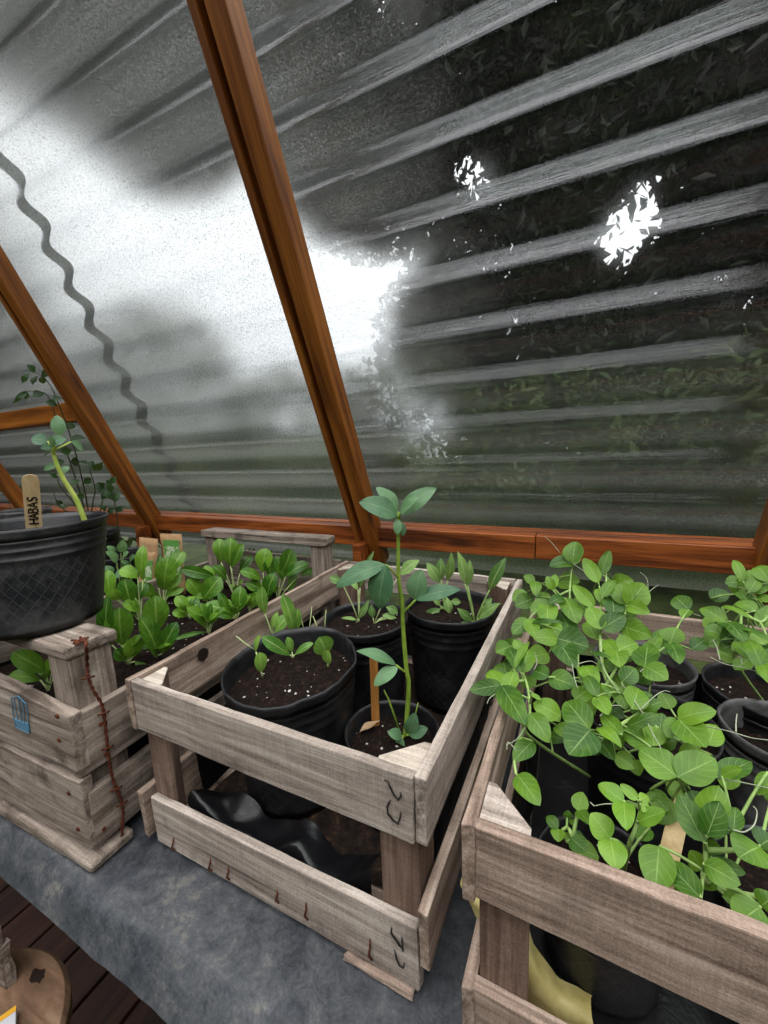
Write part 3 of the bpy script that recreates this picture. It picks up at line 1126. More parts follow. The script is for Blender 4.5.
def pot(label, c, rb, rr, zb, zr, mat=None, wav=0.0, seed=0, soil_drop=0.022, rim_tilt=(0.0, 0.0), cr=None, group=None, holes=False):
    """tapered plastic pot; c = centre of the base, cr = centre of the rim"""
    mat = mat or POT
    cr = c if cr is None else cr
    H = zr - zb
    prof = [(0.0, 0.0015), (rb * 0.9, 0.0015), (rb, 0.006)]
    zs = np.linspace(0.03, 0.66, 12)
    for t in zs:
        prof.append((rb + (rr - rb) * t * 0.93, H * t))
    for t in (0.72, 0.80, 0.875):
        rbase = rb + (rr - rb) * t * 0.95
        prof += [(rbase, H * (t - .012)), (rbase + 0.0011, H * t), (rbase + 0.0011, H * (t + .012)), (rbase, H * (t + .028))]
    prof += [(rr * 0.975, H * 0.90), (rr * 0.98, H * 0.94), (rr, H * 0.97), (rr + 0.0008, H), (rr - 0.0016, H + .0004), (rr - 0.0028, H * 0.95), (rr * 0.93, H * 0.80),
             (rb + (rr - rb) * 0.6 - 0.003, H * 0.55)]

    def wob(a, i, r, z):
        t = max(0.0, z / H)
        k = t ** 3
        e = mnoise.noise((math.cos(a) * 2.2, math.sin(a) * 2.2, seed)) + 0.5 * mnoise.noise((math.cos(a) * 6, math.sin(a) * 6, seed + 9))
        dz = t * t * (rim_tilt[0] * r * math.cos(a) + rim_tilt[1] * r * math.sin(a))
        return wav * e * (0.25 + k) * (1 if r > 0.005 else 0), dz + wav * 0.5 * k * mnoise.noise((math.cos(a) * 5, math.sin(a) * 5, seed + 2))
    mb = MB().lathe(prof, 72, (0, 0, 0), wob)
    # lean the axis from base centre to rim centre
    vs = []
    for (x, y, z) in mb.v:
        t = max(0, z / H)
        vs.append((x + c[0] + (cr[0] - c[0]) * t, y + c[1] + (cr[1] - c[1]) * t, z + zb))
    mb.v = vs
    o = obj('plant_pot', mb, mat, smooth=True, loc=(c[0], c[1], zb))
    tag(o, label, 'plant pot', group)
    t = 1 - soil_drop / H
    sx, sy = c[0] + (cr[0] - c[0]) * t, c[1] + (cr[1] - c[1]) * t
    soil_part(o, sx, sy, zr - soil_drop, (rb + (rr - rb) * t) * 0.975, seed=seed, tilt=rim_tilt)
    return o


GP = 'black pots in the middle crate'
P1 = pot('wide black pot of sprouting seedlings with a crinkled rim, front left of the middle crate', (0.118, 0.138), 0.070, 0.087, 0.016, 0.192, wav=0.0035, seed=3, soil_drop=0.029, rim_tilt=(0.02, 0.10), group=GP)
P2 = pot('black pot of thin pale seedlings behind the crinkled pot', (0.144, 0.302), 0.058, 0.070, 0.016, 0.190, seed=8, soil_drop=0.016, group=GP, wav=0.001)
P3 = pot('black pot of upright narrow leaves, back right of the middle crate', (0.261, 0.403), 0.066, 0.0800, 0.016, 0.190, seed=12, soil_drop=0.020, group=GP, wav=0.001)
P4 = pot('small black pot with a tall bean plant, front right of the middle crate', (0.258, 0.152), 0.046, 0.0585, 0.016, 0.122, seed=15, soil_drop=0.024, group=GP, wav=0.0006)
P5 = pot('large dusty black pot with a lettered stick, standing on the left crate rail', (-0.160, -0.003), 0.0620, 0.0775, 0.2652, 0.393, mat=POTD, seed=21, soil_drop=0.03, wav=0.0004, cr=(-0.185, 0.018))
GR = 'pots under the pea plants'
P6 = pot('grey thin-walled pot behind the pea leaves near the back slat of the right crate', (0.548, 0.372), 0.050, 0.061, 0.010, 0.158, mat=POTG, seed=31, group=GR, wav=0.001)
P7 = pot('grey ribbed pot half full of soil at the right edge', (0.664, 0.268), 0.046, 0.0555, 0.010, 0.157, mat=POTG, seed=33, soil_drop=0.035, group=GR, wav=0.001)
P8 = pot('black pot under the thick of the pea leaves, between the two grey pots', (0.537, 0.236), 0.054, 0.0640, 0.010, 0.160, seed=35, group=GR, wav=0.002)
P9 = pot('wide black folded pot at the back right corner of the right crate', (0.684, 0.366), 0.056, 0.0670, 0.010, 0.150, seed=37, group=GR, wav=0.003)
P10 = pot('black pot with low young peas behind the front slat of the right crate', (0.487, 0.092), 0.046, 0.054, 0.010, 0.095, seed=39, group=GR, wav=0.002)
P11 = pot('black pot of pale marker stick and peas, front right of the right crate', (0.632, 0.120), 0.052, 0.062, 0.010, 0.110, seed=41, group=GR, wav=0.002)
P12 = pot('black pot beside the seed packets left of the left crate', (-0.800, 0.480), 0.068, 0.083, 0.0, 0.180, seed=43, wav=0.001)


# ------------------------------------------------------------------ leaves
def leaf_mat(name, c_dark, c_light, vein, vw=0.035, side=7.0, gloss=0.42, trans=0.25, vfac=0.75):
    N = NT(name)
    uvn = N.n('ShaderNodeUVMap')
    sp = N.n('ShaderNodeSeparateXYZ')
    N.l(uvn.outputs[0], sp.inputs[0])
    u, v = sp.outputs[0], sp.outputs[1]
    av = N.math('ABSOLUTE', N.math('SUBTRACT', v, 0.5))
    mid = N.math('SUBTRACT', 1.0, N.math('DIVIDE', av, vw), clamp=True)
    ph = N.math('FRACT', N.math('SUBTRACT', N.math('MULTIPLY', u, side), N.math('MULTIPLY', av, side * 0.75)))
    sv = N.math('SUBTRACT', 1.0, N.math('DIVIDE', N.math('ABSOLUTE', N.math('SUBTRACT', ph, 0.5)), 0.10), clamp=True)
    co = N.coord()
    nz = N.noise(co, 130, 4, 0.65)
    nz2 = N.noise(co, 40, 3, 0.6)
    oi = N.n('ShaderNodeObjectInfo')
    base = N.ramp(N.math('ADD', N.math('MULTIPLY', nz2, 0.7), N.math('MULTIPLY', oi.outputs['Random'], 0.45)), [(0.0, tuple(c * 0.7 for c in c_dark)), (0.35, c_dark), (0.80, c_light)])  # some leaves darkened at random in colour to read as shaded
    f = N.math('MAXIMUM', N.math('MULTIPLY', mid, 0.9), N.math('MULTIPLY', N.math('MULTIPLY', sv, nz), 0.75))
    col = N.mix(N.math('MULTIPLY', f, vfac), base, vein + (1,))
    bn = N.bump(N.math('SUBTRACT', N.math('MULTIPLY', nz, 0.5), f), 0.35, 0.0012)
    d = N.bsdf(col, gloss, 0.4, bn)
    t = N.n('ShaderNodeBsdfTranslucent')
    N.l(N.mix(0.5, col, (0.30, 0.42, 0.05, 1), 'MIX'), t.inputs['Color'])
    x = N.n('ShaderNodeMixShader')
    x.inputs[0].default_value = trans
    N.l(d, x.inputs[1])
    N.l(t.outputs[0], x.inputs[2])
    return N.done(x.outputs[0])


PEA = leaf_mat('pea_leaf', rgb(42, 84, 12), rgb(108, 148, 34), rgb(176, 206, 126), 0.03, 5.0, 0.45, 0.25, 0.6)
PEAY = leaf_mat('young_pea_leaf', rgb(84, 132, 30), rgb(132, 172, 56), rgb(180, 206, 110), 0.03, 6.0)
CHARD = leaf_mat('chard_leaf', rgb(46, 98, 20), rgb(116, 164, 46), rgb(172, 204, 106), 0.06, 5.0, 0.32, 0.25, 0.65)
BORAGE = leaf_mat('narrow_green_leaf', rgb(70, 112, 48), rgb(136, 172, 92), rgb(190, 212, 140), 0.07, 8.0, 0.5)
BEAN = leaf_mat('bean_leaf', rgb(58, 98, 66), rgb(104, 142, 98), rgb(142, 174, 126), 0.035, 7.0, 0.46, 0.15, 0.5)
SPROUT = leaf_mat('sprout_leaf', rgb(74, 124, 44), rgb(140, 182, 76), rgb(190, 214, 130), 0.06, 6.0, 0.4)
BUSH = leaf_mat('dark_bush_leaf', rgb(22, 48, 22), rgb(48, 84, 40), rgb(70, 104, 56), 0.04, 6.0, 0.4)


def stem_mat(name, c1, c2):
    N = NT(name)
    co = N.coord()
    return N.done(N.bsdf(N.ramp(N.noise(co, 60, 3, 0.6), [(0.3, c1), (0.7, c2)]), 0.5, 0.4))


STEM = stem_mat('pale_green_stem', rgb(112, 146, 72), rgb(164, 190, 112))
STEMB = stem_mat('bean_stem', rgb(104, 136, 40), rgb(146, 170, 66))
STEMW = stem_mat('white_green_stalk', rgb(160, 184, 110), rgb(206, 216, 160))
STEMD = stem_mat('dark_woody_stem', rgb(36, 40, 26), rgb(66, 66, 40))
STEMY = stem_mat('yellow_green_stalk', rgb(150, 176, 60), rgb(196, 208, 110))
TEND = stem_mat('pale_tendril', rgb(120, 130, 104), rgb(170, 176, 150))

PROF = {
    'pea': lambda u: math.sin(math.pi * u ** 0.80) ** 0.62,
    'chard': lambda u: (math.sin(math.pi * u ** 1.5) ** 0.55) * 0.98 + 0.06 * (1 - u),
    'lance': lambda u: math.sin(math.pi * u ** 0.95) ** 0.95,
    'bean': lambda u: math.sin(math.pi * u ** 0.92) ** 0.72,
    'bush': lambda u: math.sin(math.pi * u ** 0.85) ** 1.1,
}
LR = random.Random(7)


def leaf_mesh(base, tip, width, nv, shape='pea', fold=0.18, arch=0.08, wav=0.03, nu=14, nw=4, rn=LR):
    base, tip = V(base), V(tip)
    ax = tip - base
    L = np.linalg.norm(ax)
    a = ax / L
    s = nrm(np.cross(nv, a))
    n = np.cross(a, s)
    f = PROF[shape]
    vs, fs, uv = [], [], []
    ph = rn.uniform(0, 6.28)
    for i in range(nu + 1):
        u = i / nu
        uu = min(max(u, 1e-4), 1 - 1e-4)
        w_ = max(f(uu), 0.0) * width / 2
        c = base + ax * u + n * (arch * L * 4 * u * (1 - u))
        for j in range(nw + 1):
            q = -1 + 2 * j / nw
            rip = wav * L * math.sin(ph + u * 9 + q * 2) * abs(q)
            vs.append(c + s * w_ * q + n * (fold * w_ * abs(q) ** 1.3 * 1.0 + rip))
            uv.append((u, 0.5 + 0.5 * q))
    for i in range(nu):
        for j in range(nw):
            k = i * (nw + 1) + j
            fs.append((k, k + 1, k + nw + 2, k + nw + 1))
    return MB().add(vs, fs, uv)


def depth_of(p):
    return float(np.dot(V(p) - CAM, AX_F))


def face(p, up=0.5, jit=0.25, rn=LR):
    """a leaf's facing: half up to the light, half out to the open side"""
    d = nrm(CAM - V(p))
    return nrm(d * (1 - up) + V((0, 0, 1)) * up + V((rn.uniform(-jit, jit), rn.uniform(-jit, jit), rn.uniform(-jit, jit))))


def bow(a, b, sag=0.0, k=5):
    a, b = V(a), V(b)
    L = np.linalg.norm(b - a)
    return [a + (b - a) * t + V((0, 0, 1)) * sag * L * 4 * t * (1 - t) for t in np.linspace(0, 1, k)]


HV = nrm(V((AX_F[0], AX_F[1], 0)))


def on_plane(u, v, root, off=0.0):
    d = ray(u, v)
    vr = nrm(V((root[0] - CAM[0], root[1] - CAM[1], 0)))
    t = (np.dot(V(root) - CAM, vr) + off) / np.dot(d, vr)
    return CAM + d * t


def seedling(name, label, cat, root, leaves, mat, smat=None, shape='chard', group=None, sprigs=(), pr=0.0011, up=0.35, fold=0.16, z=None, stem=None, sr=0.0016, arch=0.1, extra=0, rim=None):
    """root = point in the soil; leaves = (base px, tip px, width px, forward shift)"""
    smat = smat or STEM
    T = thing(name, label, cat, root, group)
    st = MB()
    for k in range(extra):
        a = LR.uniform(0, 6.28)
        h = LR.uniform(0.012, 0.030)
        d = V((math.cos(a), math.sin(a), 0))
        b = V(root) + d * LR.uniform(0.004, 0.012) + V((0, 0, h))
        t = b + d * LR.uniform(0.010, 0.026) + V((0, 0, LR.uniform(0.008, 0.030)))
        if rim is not None and not (rim[0] < t[0] < rim[1] and rim[2] < t[1] < rim[3]):
            continue
        obj('leaf', leaf_mesh(b, t, LR.uniform(0.012, 0.020), face(b, up + 0.15), shape, fold, arch, 0.02), mat, T, smooth=True, fixn=False)
        st.tube(bow(V(root) - V((0, 0, .003)), b, 0.05), [pr * 1.2] * 3 + [pr * .9] * 2, 6)
    for q in leaves:
        bu, bv, tu, tv, wd = q[:5]
        off = q[5] if len(q) > 5 else LR.uniform(-0.012, 0.012)
        b = on_plane(bu, bv, root, off * 0.5)
        t = on_plane(tu, tv, root, off + LR.uniform(-0.006, 0.006))
        if b[2] < root[2] + 0.003:
            b[2] = root[2] + 0.003
        wm = wd * depth_of((b + t) / 2) / FPX
        obj('leaf', leaf_mesh(b, t, wm, face(b, up), shape, fold, arch, 0.015), mat, T, smooth=True, fixn=False)
        if stem is None:
            P = bow(root, b, 0.05)
            P[0] = P[0] - V((0, 0, 0.004))
            st.tube(P, [pr * 1.3] * 3 + [pr] * 2, 6)
    if stem is not None:
        P = dense([V(root)] + [on_plane(u, v, root, 0) for (u, v) in stem], 4)
        k = len(P)
        st.tube(P, [sr * (1.1 - 0.4 * i / k) for i in range(k)], 8)
        for q in leaves:
            b = on_plane(q[0], q[1], root, (q[5] if len(q) > 5 else 0) * 0.5)
            dd = [np.linalg.norm(p - b) for p in P]
            j = int(np.argmin(dd))
            if dd[j] > 0.002:
                st.tube(bow(P[max(0, j - 2)], b, 0.0, 4), pr, 5)
    for sg in sprigs:
        P = [on_plane(u, v, root, 0.0) for (u, v) in sg]
        st.tube(P, [pr * .9] * (len(P) - 1) + [pr * .5], 5)
    obj('stem', st, smat, T, smooth=True)
    return T


# ------------------------------------------------------------------ soil bed and chard of the left crate
bed = []
nx, ny = 46, 60
vs, fs = [], []
for i in range(nx + 1):
    for j in range(ny + 1):
        x = -0.4480 + (0.3780) * i / nx - 0.010 * j / ny
        y = -0.030 + 0.548 * j / ny
        h = 0.006 * mnoise.noise((x * 28, y * 28, 3)) + 0.004 * mnoise.noise((x * 90, y * 90, 5))
        vs.append((x, y, 0.113 + h))
for i in range(nx):
    for j in range(ny):
        k = i * (ny + 1) + j
        fs.append((k, k + 1, k + ny + 2, k + ny + 1))
LIN = NT('black_plastic_film')
_c = LIN.coord('Object', False)
LIN = LIN.done(LIN.bsdf(rgb(13, 13, 15), 0.34, 0.4, LIN.bump(LIN.noise(_c, 60, 4, 0.6, 0.6), 0.3, 0.003)))
TR = MB()
for (xa, xb, ya, yb) in ((-0.449, -0.262, -0.031, 0.235), (-0.258, -0.071, -0.031, 0.235), (-0.452, -0.266, 0.24, 0.486), (-0.262, -0.075, 0.24, 0.486)):
    pass
T = thing('seedling_trough', 'black plastic lined trough of dark soil filling the left crate', 'planter', (-0.26, 0.2, 0.02))
obj('soil', MB().add(vs, fs), SOIL, T, smooth=True)
mb = MB()
cor = [(-0.4495, -0.0315), (-0.069, -0.0315), (-0.0795, 0.485), (-0.459, 0.485)]
ring = []
for k in range(4):
    a, b = V(cor[k]), V(cor[(k + 1) % 4])
    for t in np.linspace(0, 1, 14)[:-1]:
        ring.append(a + (b - a) * t)
n = len(ring)
vs, fs = [], []
for lv, zz in enumerate((0.0195, 0.06, 0.10, 0.122)):
    for k, p in enumerate(ring):
        cc = V((-0.262, 0.22))
        q = p + (cc - p) * (0.012 * lv * 0.3) + 0.0015 * V((mnoise.noise((k * .8, lv, 1)), mnoise.noise((k * .8, lv, 4)))) * 0
        vs.append((q[0], q[1], zz + (0.004 * mnoise.noise((k * .9, 0, 2)) if lv == 3 else 0)))
for lv in range(3):
    for k in range(n):
        fs.append((lv * n + k, lv * n + (k + 1) % n, (lv + 1) * n + (k + 1) % n, (lv + 1) * n + k))
fs.append(tuple(range(n)))
obj('liner', mb.add(vs, fs), LIN, T, smooth=True)

ZS = 0.116
GC = 'chard seedlings in the left crate'
CH = [
    ((156, 657), 'front chard seedling with one broad round upright leaf beside the middle crate', [(157, 631, 154.7, 595.5, 23, -.01), (155.5, 656, 139, 617, 19, -.02), (162, 654, 177, 622, 16, .0)]),
    ((128, 664), 'front chard seedling crowded against the lettered pot with broad drooping leaves', [(122.7, 645, 119, 607, 25, .0), (133, 657, 130, 638, 19, -.015), (112, 645, 108, 596, 16, .01), (126, 660, 114, 650, 12, -.02), (136, 668, 148, 672, 9, -.01)]),
    ((209, 633), 'chard seedling with a long bent leaf against the side slat of the middle crate', [(206, 628, 186, 607, 13, -.01), (210, 626, 200, 603, 13, .01), (207, 632, 174, 640, 5, -.02), (209, 628, 195, 604, 12, .02), (211, 622, 211, 603, 6, .0)]),
    ((141, 622), 'chard seedling with crinkled upright leaves in front of the seed packets', [(137.8, 578, 119, 570, 15, .0), (131, 604, 124, 578, 17, -.01), (143, 580, 143.5, 545, 11, .01), (111, 596, 108, 570, 15, .01), (138, 600, 146, 583, 14, .01), (118, 600, 112, 588, 14, -.01), (140, 612, 122, 604, 15, -.015)]),
    ((163, 608), 'tall chard seedling in front of the right seed packet', [(163.8, 590, 168, 556, 19, .0), (158.6, 588, 160, 555, 9, .01), (154.7, 597, 138, 583, 13, -.01), (166.4, 590, 181, 575, 10, -.01), (172, 572, 184, 551, 15, .02), (168, 596, 184, 588, 8, -.01), (160, 596, 150, 600, 8, -.02)]),
    ((213, 606), 'chard seedling with a wide flat arching leaf beyond the bent one', [(216, 577, 181, 569, 12, .0), (203, 600, 221, 577, 19, -.012), (199, 596, 187, 579, 16, -.006), (212, 590, 206, 565, 12, .01), (209, 598, 192, 592, 10, .0)]),
    ((236, 620), 'chard seedling low beside the left side of the middle crate', [(234, 616, 204, 605, 14, -.01), (232, 617, 219, 592, 9, .0), (240, 612, 241, 586, 15, .01), (233, 618, 216, 614, 8, -.02), (238, 612, 250, 596, 9, .01)]),
    ((235, 598), 'tallest chard seedling under the left end of the far end rail', [(230.6, 566, 231, 537, 18, .01), (221, 562, 219, 538, 13, .012), (231.5, 568, 243, 543, 10, -.012), (240, 573, 252, 556, 10, .02), (226, 580, 212, 566, 12, .0)]),
    ((266, 600), 'chard seedling with a crinkled leaf at the middle of the far end slat', [(263, 572, 266, 548, 17, .01), (270, 576, 272, 557, 14, .0), (261, 580, 240, 571, 12, -.01), (268, 598, 275, 573, 16, -.02), (262, 590, 246, 583, 12, -.01), (258, 594, 246, 603, 10, -.01)]),
    ((278, 600), 'chard seedling with long pale stalk at the right end of the far end slat', [(285.6, 577, 309, 563, 12, -.01), (281, 574, 291, 549, 17, .01), (300, 576, 315, 570, 8, .01), (284, 582, 276, 556, 12, .015), (290, 592, 296, 572, 9, .015)]),
    ((48, 690), 'dark chard seedling below the front rail under the lettered pot', [(46, 672, 12, 652, 18, .0), (46, 676, 58, 656, 14, .0), (40, 680, 8, 676, 14, .01)]),
    ((250, 612), 'small chard seedling between the low one and the far end slat', [(250, 608, 262, 596, 10, 0), (249, 606, 243, 594, 10, 0), (252, 608, 256, 592, 9, .01)]),
    ((190, 618), 'small chard seedling in the middle of the left crate', [(188, 612, 176, 596, 12, .01), (190, 612, 198, 598, 10, .01), (187, 616, 172, 612, 9, 0)]),
]
for (u, v), lab, lv in CH:
    seedling('chard_seedling', lab, 'seedling', at_z(u, v, ZS), lv, CHARD, STEMW, 'chard', GC, pr=0.0012, up=0.32, fold=0.24, extra=6, rim=(-0.44, -0.085, -0.02, 0.46), arch=0.14)

# ------------------------------------------------------------------ seedlings of the middle crate
GS = 'sprouts in the crinkled pot'
ZP1 = 0.166
S1 = [
    ((262.3, 675), 'sprout with a round yellow-green leaf hanging at the front left of the crinkled pot', [(261, 672, 259, 652, 13, -.008), (256, 652, 260, 635, 7, .0)], [[(255, 650), (246, 644), (236, 636)]]),
    ((292.8, 658), 'low sprout with spreading leaves in the centre of the crinkled pot', [(290, 655, 261.5, 637, 13, -.01), (294.5, 655, 313.5, 643, 8, -.006), (292, 652, 287, 637, 8, .006)], []),
    ((304, 645), 'tall sprout with drooping long leaves right of the centre of the crinkled pot', [(294.5, 635, 282.5, 594, 13, .0), (295, 634, 297.5, 608, 9, .004)], []),
    ((272.5, 636), 'tall sprout with an upright leaf at the back left of the crinkled pot', [(265, 614, 262, 586, 12, .0), (275, 633, 288.5, 616, 14, -.006), (272, 630, 278, 612, 7, .006)], []),
    ((328.3, 667), 'sprout with one fat round leaf at the right side of the crinkled pot', [(327, 654, 319, 637, 21, -.006), (328.5, 664, 328, 650, 12, -.01)], []),
    ((309, 643), 'bunch of thin grey leafless stalks at the back of the crinkled pot', [], [[(308, 641), (312, 606)], [(320, 638), (317, 626), (313, 616)], [(324, 636), (326, 610)], [(306, 640), (300, 612)]]),
]
for (u, v), lab, lv, sp in S1:
    seedling('sprout', lab, 'seedling', at_z(u, v, ZP1), lv, SPROUT, STEMW, 'chard', GS, sprigs=sp, pr=0.0011, up=0.4)

GS2 = 'seedlings in the pot behind the crinkled pot'
r2 = at_z(359, 621, 0.176)
seedling('sprout', 'thin stalk seedling at the left of the pot behind the crinkled pot', 'seedling', r2,
         [(341, 582, 329, 577, 9, .0), (358, 619, 369, 600, 7, .0), (357, 620, 341, 618, 4, -.01), (360, 588, 374, 551, 8, .01), (358, 590, 350, 580, 6, .01)], BORAGE, STEMW, 'lance', GS2, pr=0.0009)
seedling('sprout', 'seedling with two low flat leaves at the right of the pot behind the crinkled pot', 'seedling', at_z(374, 622, 0.176),
         [(398, 613, 386, 607, 9, .0), (396, 618, 382, 615, 7, -.01), (400, 575, 420, 560, 13, .0), (373, 618, 371, 604, 7, 0)], BORAGE, STEMW, 'lance', GS2, pr=0.0009)

GS3 = 'narrow leaved seedlings in the back right pot'
seedling('sprout', 'narrow leaved seedling at the right of the back right pot', 'seedling', at_z(475, 624, 0.172),
         [(465, 584, 457.5, 551, 11, -.004), (467.6, 586, 469.5, 559, 9, .004), (489.6, 590, 506, 557.5, 13, .004), (479, 619, 501, 603, 11, -.006), (472, 621, 457, 608, 9, -.008), (472, 623.5, 457, 629, 9, -.012), (484, 606, 492, 598, 6, .01)],
         BORAGE, STEM, 'lance', GS3, pr=0.0012, up=0.3)
seedling('sprout', 'narrow leaved seedling at the left of the back right pot', 'seedling', at_z(445, 609, 0.172),
         [(439.5, 583, 426.5, 562, 11, .0), (447.4, 581, 451.5, 552, 9, -.003), (441, 580, 441, 558, 11, .006), (447.4, 598, 449.5, 614, 9, -.012), (440.4, 608.5, 422, 621, 11, -.01), (451, 601, 461, 602.5, 7, .0), (440, 606, 432, 596, 6, .0)],
         BORAGE, STEM, 'lance', GS3, pr=0.0012, up=0.3)

# the tall bean plant
rb_ = at_z(405, 736, 0.1005)
seedling('bean_plant', 'tall broad bean plant with paired blue-green leaves in the small front pot', 'plant', rb_,
         [(397.5, 515, 359, 502, 24, -.012), (398, 512, 376, 487, 17, .014), (400, 514, 436.5, 487.5, 19, .0), (400, 513, 419, 496, 9, -.012), (397.5, 519, 397, 535, 9, -.008), (401, 522, 403, 536, 8, .0),
          (385.6, 564.5, 336, 587, 22, -.004), (386.5, 565, 379.5, 609, 28, -.016), (414.8, 600, 421, 569, 21, .004), (415.7, 600, 461, 589.5, 17, -.006),
          (396, 665, 356, 651, 14, -.004), (397.8, 667, 374, 686, 15, -.014),
          (408, 734, 415.5, 712, 14, -.006), (409, 735, 428, 728, 12, -.01), (402, 736, 387.5, 732, 11, -.01), (402, 738, 399, 748, 10, -.014)],
         BEAN, STEMB, 'bean', sprigs=[[(401, 735), (393, 712), (388, 698), (384, 690)], [(406, 738), (416, 712), (418, 703)]], pr=0.0013, up=0.4,
         stem=[(407, 716), (408.7, 684), (406.4, 668.7), (403.3, 631), (401.7, 600), (400, 590), (398.4, 572), (398.4, 534), (399, 513)], sr=0.0030, fold=0.12)

STICK = NT('pale_wooden_stick')
_c = STICK.coord()
STICK = STICK.done(STICK.bsdf(STICK.ramp(STICK.noise(STICK.mapping(_c, (120, 120, 9)), 1.0, 4, 0.6), [(0.3, rgb(176, 146, 100)), (0.7, rgb(216, 190, 146))]), 0.7, 0.3))
STICKO = NT('wet_orange_stick')
_c = STICKO.coord()
STICKO = STICKO.done(STICKO.bsdf(STICKO.ramp(STICKO.noise(STICKO.mapping(_c, (160, 160, 9)), 1.0, 4, 0.6), [(0.3, rgb(140, 88, 36)), (0.7, rgb(196, 138, 70))]), 0.6, 0.3))


def stick(label, pb, pt, wpx, mat, name='plant_marker', th=0.0018):
    """flat wooden marker between a bottom and a top point, round ended"""
    b, t = V(pb), V(pt)
    wd = wpx * depth_of((b + t) / 2) / FPX
    a = nrm(t - b)
    n = nrm(CAM - t)
    n = nrm(n - a * np.dot(n, a))
    s = np.cross(a, n)
    poly = []
    L = np.linalg.norm(t - b)
    for k in range(9):
        an = math.pi * k / 8
        poly.append(b + a * (L - wd * .45 + wd * .45 * math.sin(an)) + s * (wd / 2 * math.cos(an)))
    poly += [b - s * wd / 2, b + s * wd / 2]
    k = len(poly)
    vs = [p - n * th / 2 for p in poly] + [p + n * th / 2 for p in poly]
    fs = [tuple(range(k)), tuple(range(k, 2 * k))[::-1]]
    for i in range(k):
        j = (i + 1) % k
        fs.append((i, j, k + j, k + i))
    o = obj(name, MB().add(vs, fs), mat, bevel=0.0003)
    return tag(o, label, 'plant marker'), (b, a, s, n, wd, L)


stick('orange-brown wet wooden marker stick in the small bean pot', on_plane(376, 732, at_z(376, 724, .1), 0), on_plane(373.5, 655, at_z(376, 724, .1), 0.004), 8.0, STICKO)
DRY = leaf_mat('dry_leaf', rgb(150, 118, 84), rgb(196, 164, 126), rgb(206, 180, 146))
b_ = at_z(359, 733, 0.103)
t_ = at_z(380, 721, 0.107)
o = obj('dry_leaf', leaf_mesh(b_, t_, 0.011, V((0, 0, 1)), 'lance', 0.4, 0.05), DRY, smooth=True, fixn=False)
tag(o, 'dry curled tan leaf lying on the soil of the bean pot', 'leaf')

# ------------------------------------------------------------------ lettered pot: bean stalk and marker
o, (b, a, s, n, wd, L) = stick('pale wooden marker stick lettered in black, in the pot on the left crate rail', at_y(36.5, 552, 0.0), at_y(30.0, 474.5, -0.002), 13.0, STICK)
INK = NT('black_ink')
INK = INK.done(INK.bsdf(rgb(18, 16, 16), 0.7, 0.2))
GL = {'H': [[(0, 0), (0, 1)], [(1, 0), (1, 1)], [(0, .5), (1, .52)]],
      'A': [[(0, 0), (.5, 1), (1, 0)], [(.2, .36), (.82, .36)]],
      'B': [[(0, 0), (0, 1), (.7, .95), (.85, .75), (.6, .54), (0, .5)], [(.6, .52), (.95, .28), (.75, .03), (0, 0)]],
      'S': [[(.95, .88), (.6, 1), (.15, .85), (.2, .62), (.75, .42), (.9, .18), (.5, 0), (.05, .12)]]}
mb = MB()
# lettering reads from the soil upwards
x0 = L * 0.385
for i, chx in enumerate('HABAS'):
    cw, cg = L * 0.058, L * 0.071
    for st_ in GL[chx]:
        P = []
        for (x, y) in st_:
            P.append(b + a * (x0 + i * cg + x * cw) + s * ((0.5 - y) * wd * 0.56) + n * 0.0010)
        # writing turned a quarter: letter height runs across the stick
        mb.tube(P, 0.0009, 5)
obj('lettering', mb, INK, o)['label'] = 'black handwritten word HABAS'
rh = at_z(84, 528, 0.360)
seedling('bean_plant', 'leaning yellow-green bean stalk in the large lettered pot', 'plant', on_plane(87, 534, V((-0.150, 0.02, 0.365)), 0),
         [(48, 441, 31, 439, 14, .0), (50, 443, 66, 439, 12, -.01), (51, 446, 41, 449, 7, -.01), (60, 436, 57, 415, 12, .01), (71, 442, 83, 451, 12, .02), (53, 448, 48, 436, 8, -.015), (58, 464, 44, 470, 7, .01), (62, 474, 68, 466, 8, .01)],
         BEAN, STEMY, 'bean', stem=[(84.4, 520), (77, 501), (70, 489), (63, 478), (55.7, 461), (51, 443)], sr=0.0033, pr=0.0012, fold=0.12)

# ------------------------------------------------------------------ things left of the left crate
P13 = pot('black pot of the tall dark bush hidden behind the lettered pot', (-0.960, 0.470), 0.070, 0.085, 0.0, 0.235, seed=47, wav=0.001)
P14 = pot('grey pot at the far left beyond the bush', (-1.36, 0.47), 0.07, 0.085, 0.0, 0.300, mat=POTG, seed=49, wav=0.001)
bush_root = V((-0.955, 0.468, 0.212))
T = thing('leafy_bush', 'tall dark small-leaved bush reaching up beside the left rafter', 'plant', bush_root)
sm = MB()
paths = [[(88, 510), (80, 470), (70, 435), (59, 405), (50, 385), (41, 376), (35, 372)], [(84, 508), (72, 468), (62, 440), (50, 400), (40, 392), (27, 391)], [(92, 508), (95, 490), (91, 474), (88, 462)], [(80, 512), (60, 486), (58, 476)],
         [(100, 512), (104, 492), (106, 484)], [(70, 515), (58, 504), (53, 490)]]
for P in paths:
    Q = dense([bush_root] + [on_plane(u, v, bush_root, 0.004 * i) for i, (u, v) in enumerate(P)], 4)
    sm.tube(Q, [0.0026 * (1 - 0.6 * i / len(Q)) for i in range(len(Q))], 6)
obj('stem', sm, STEMD, T, smooth=True)
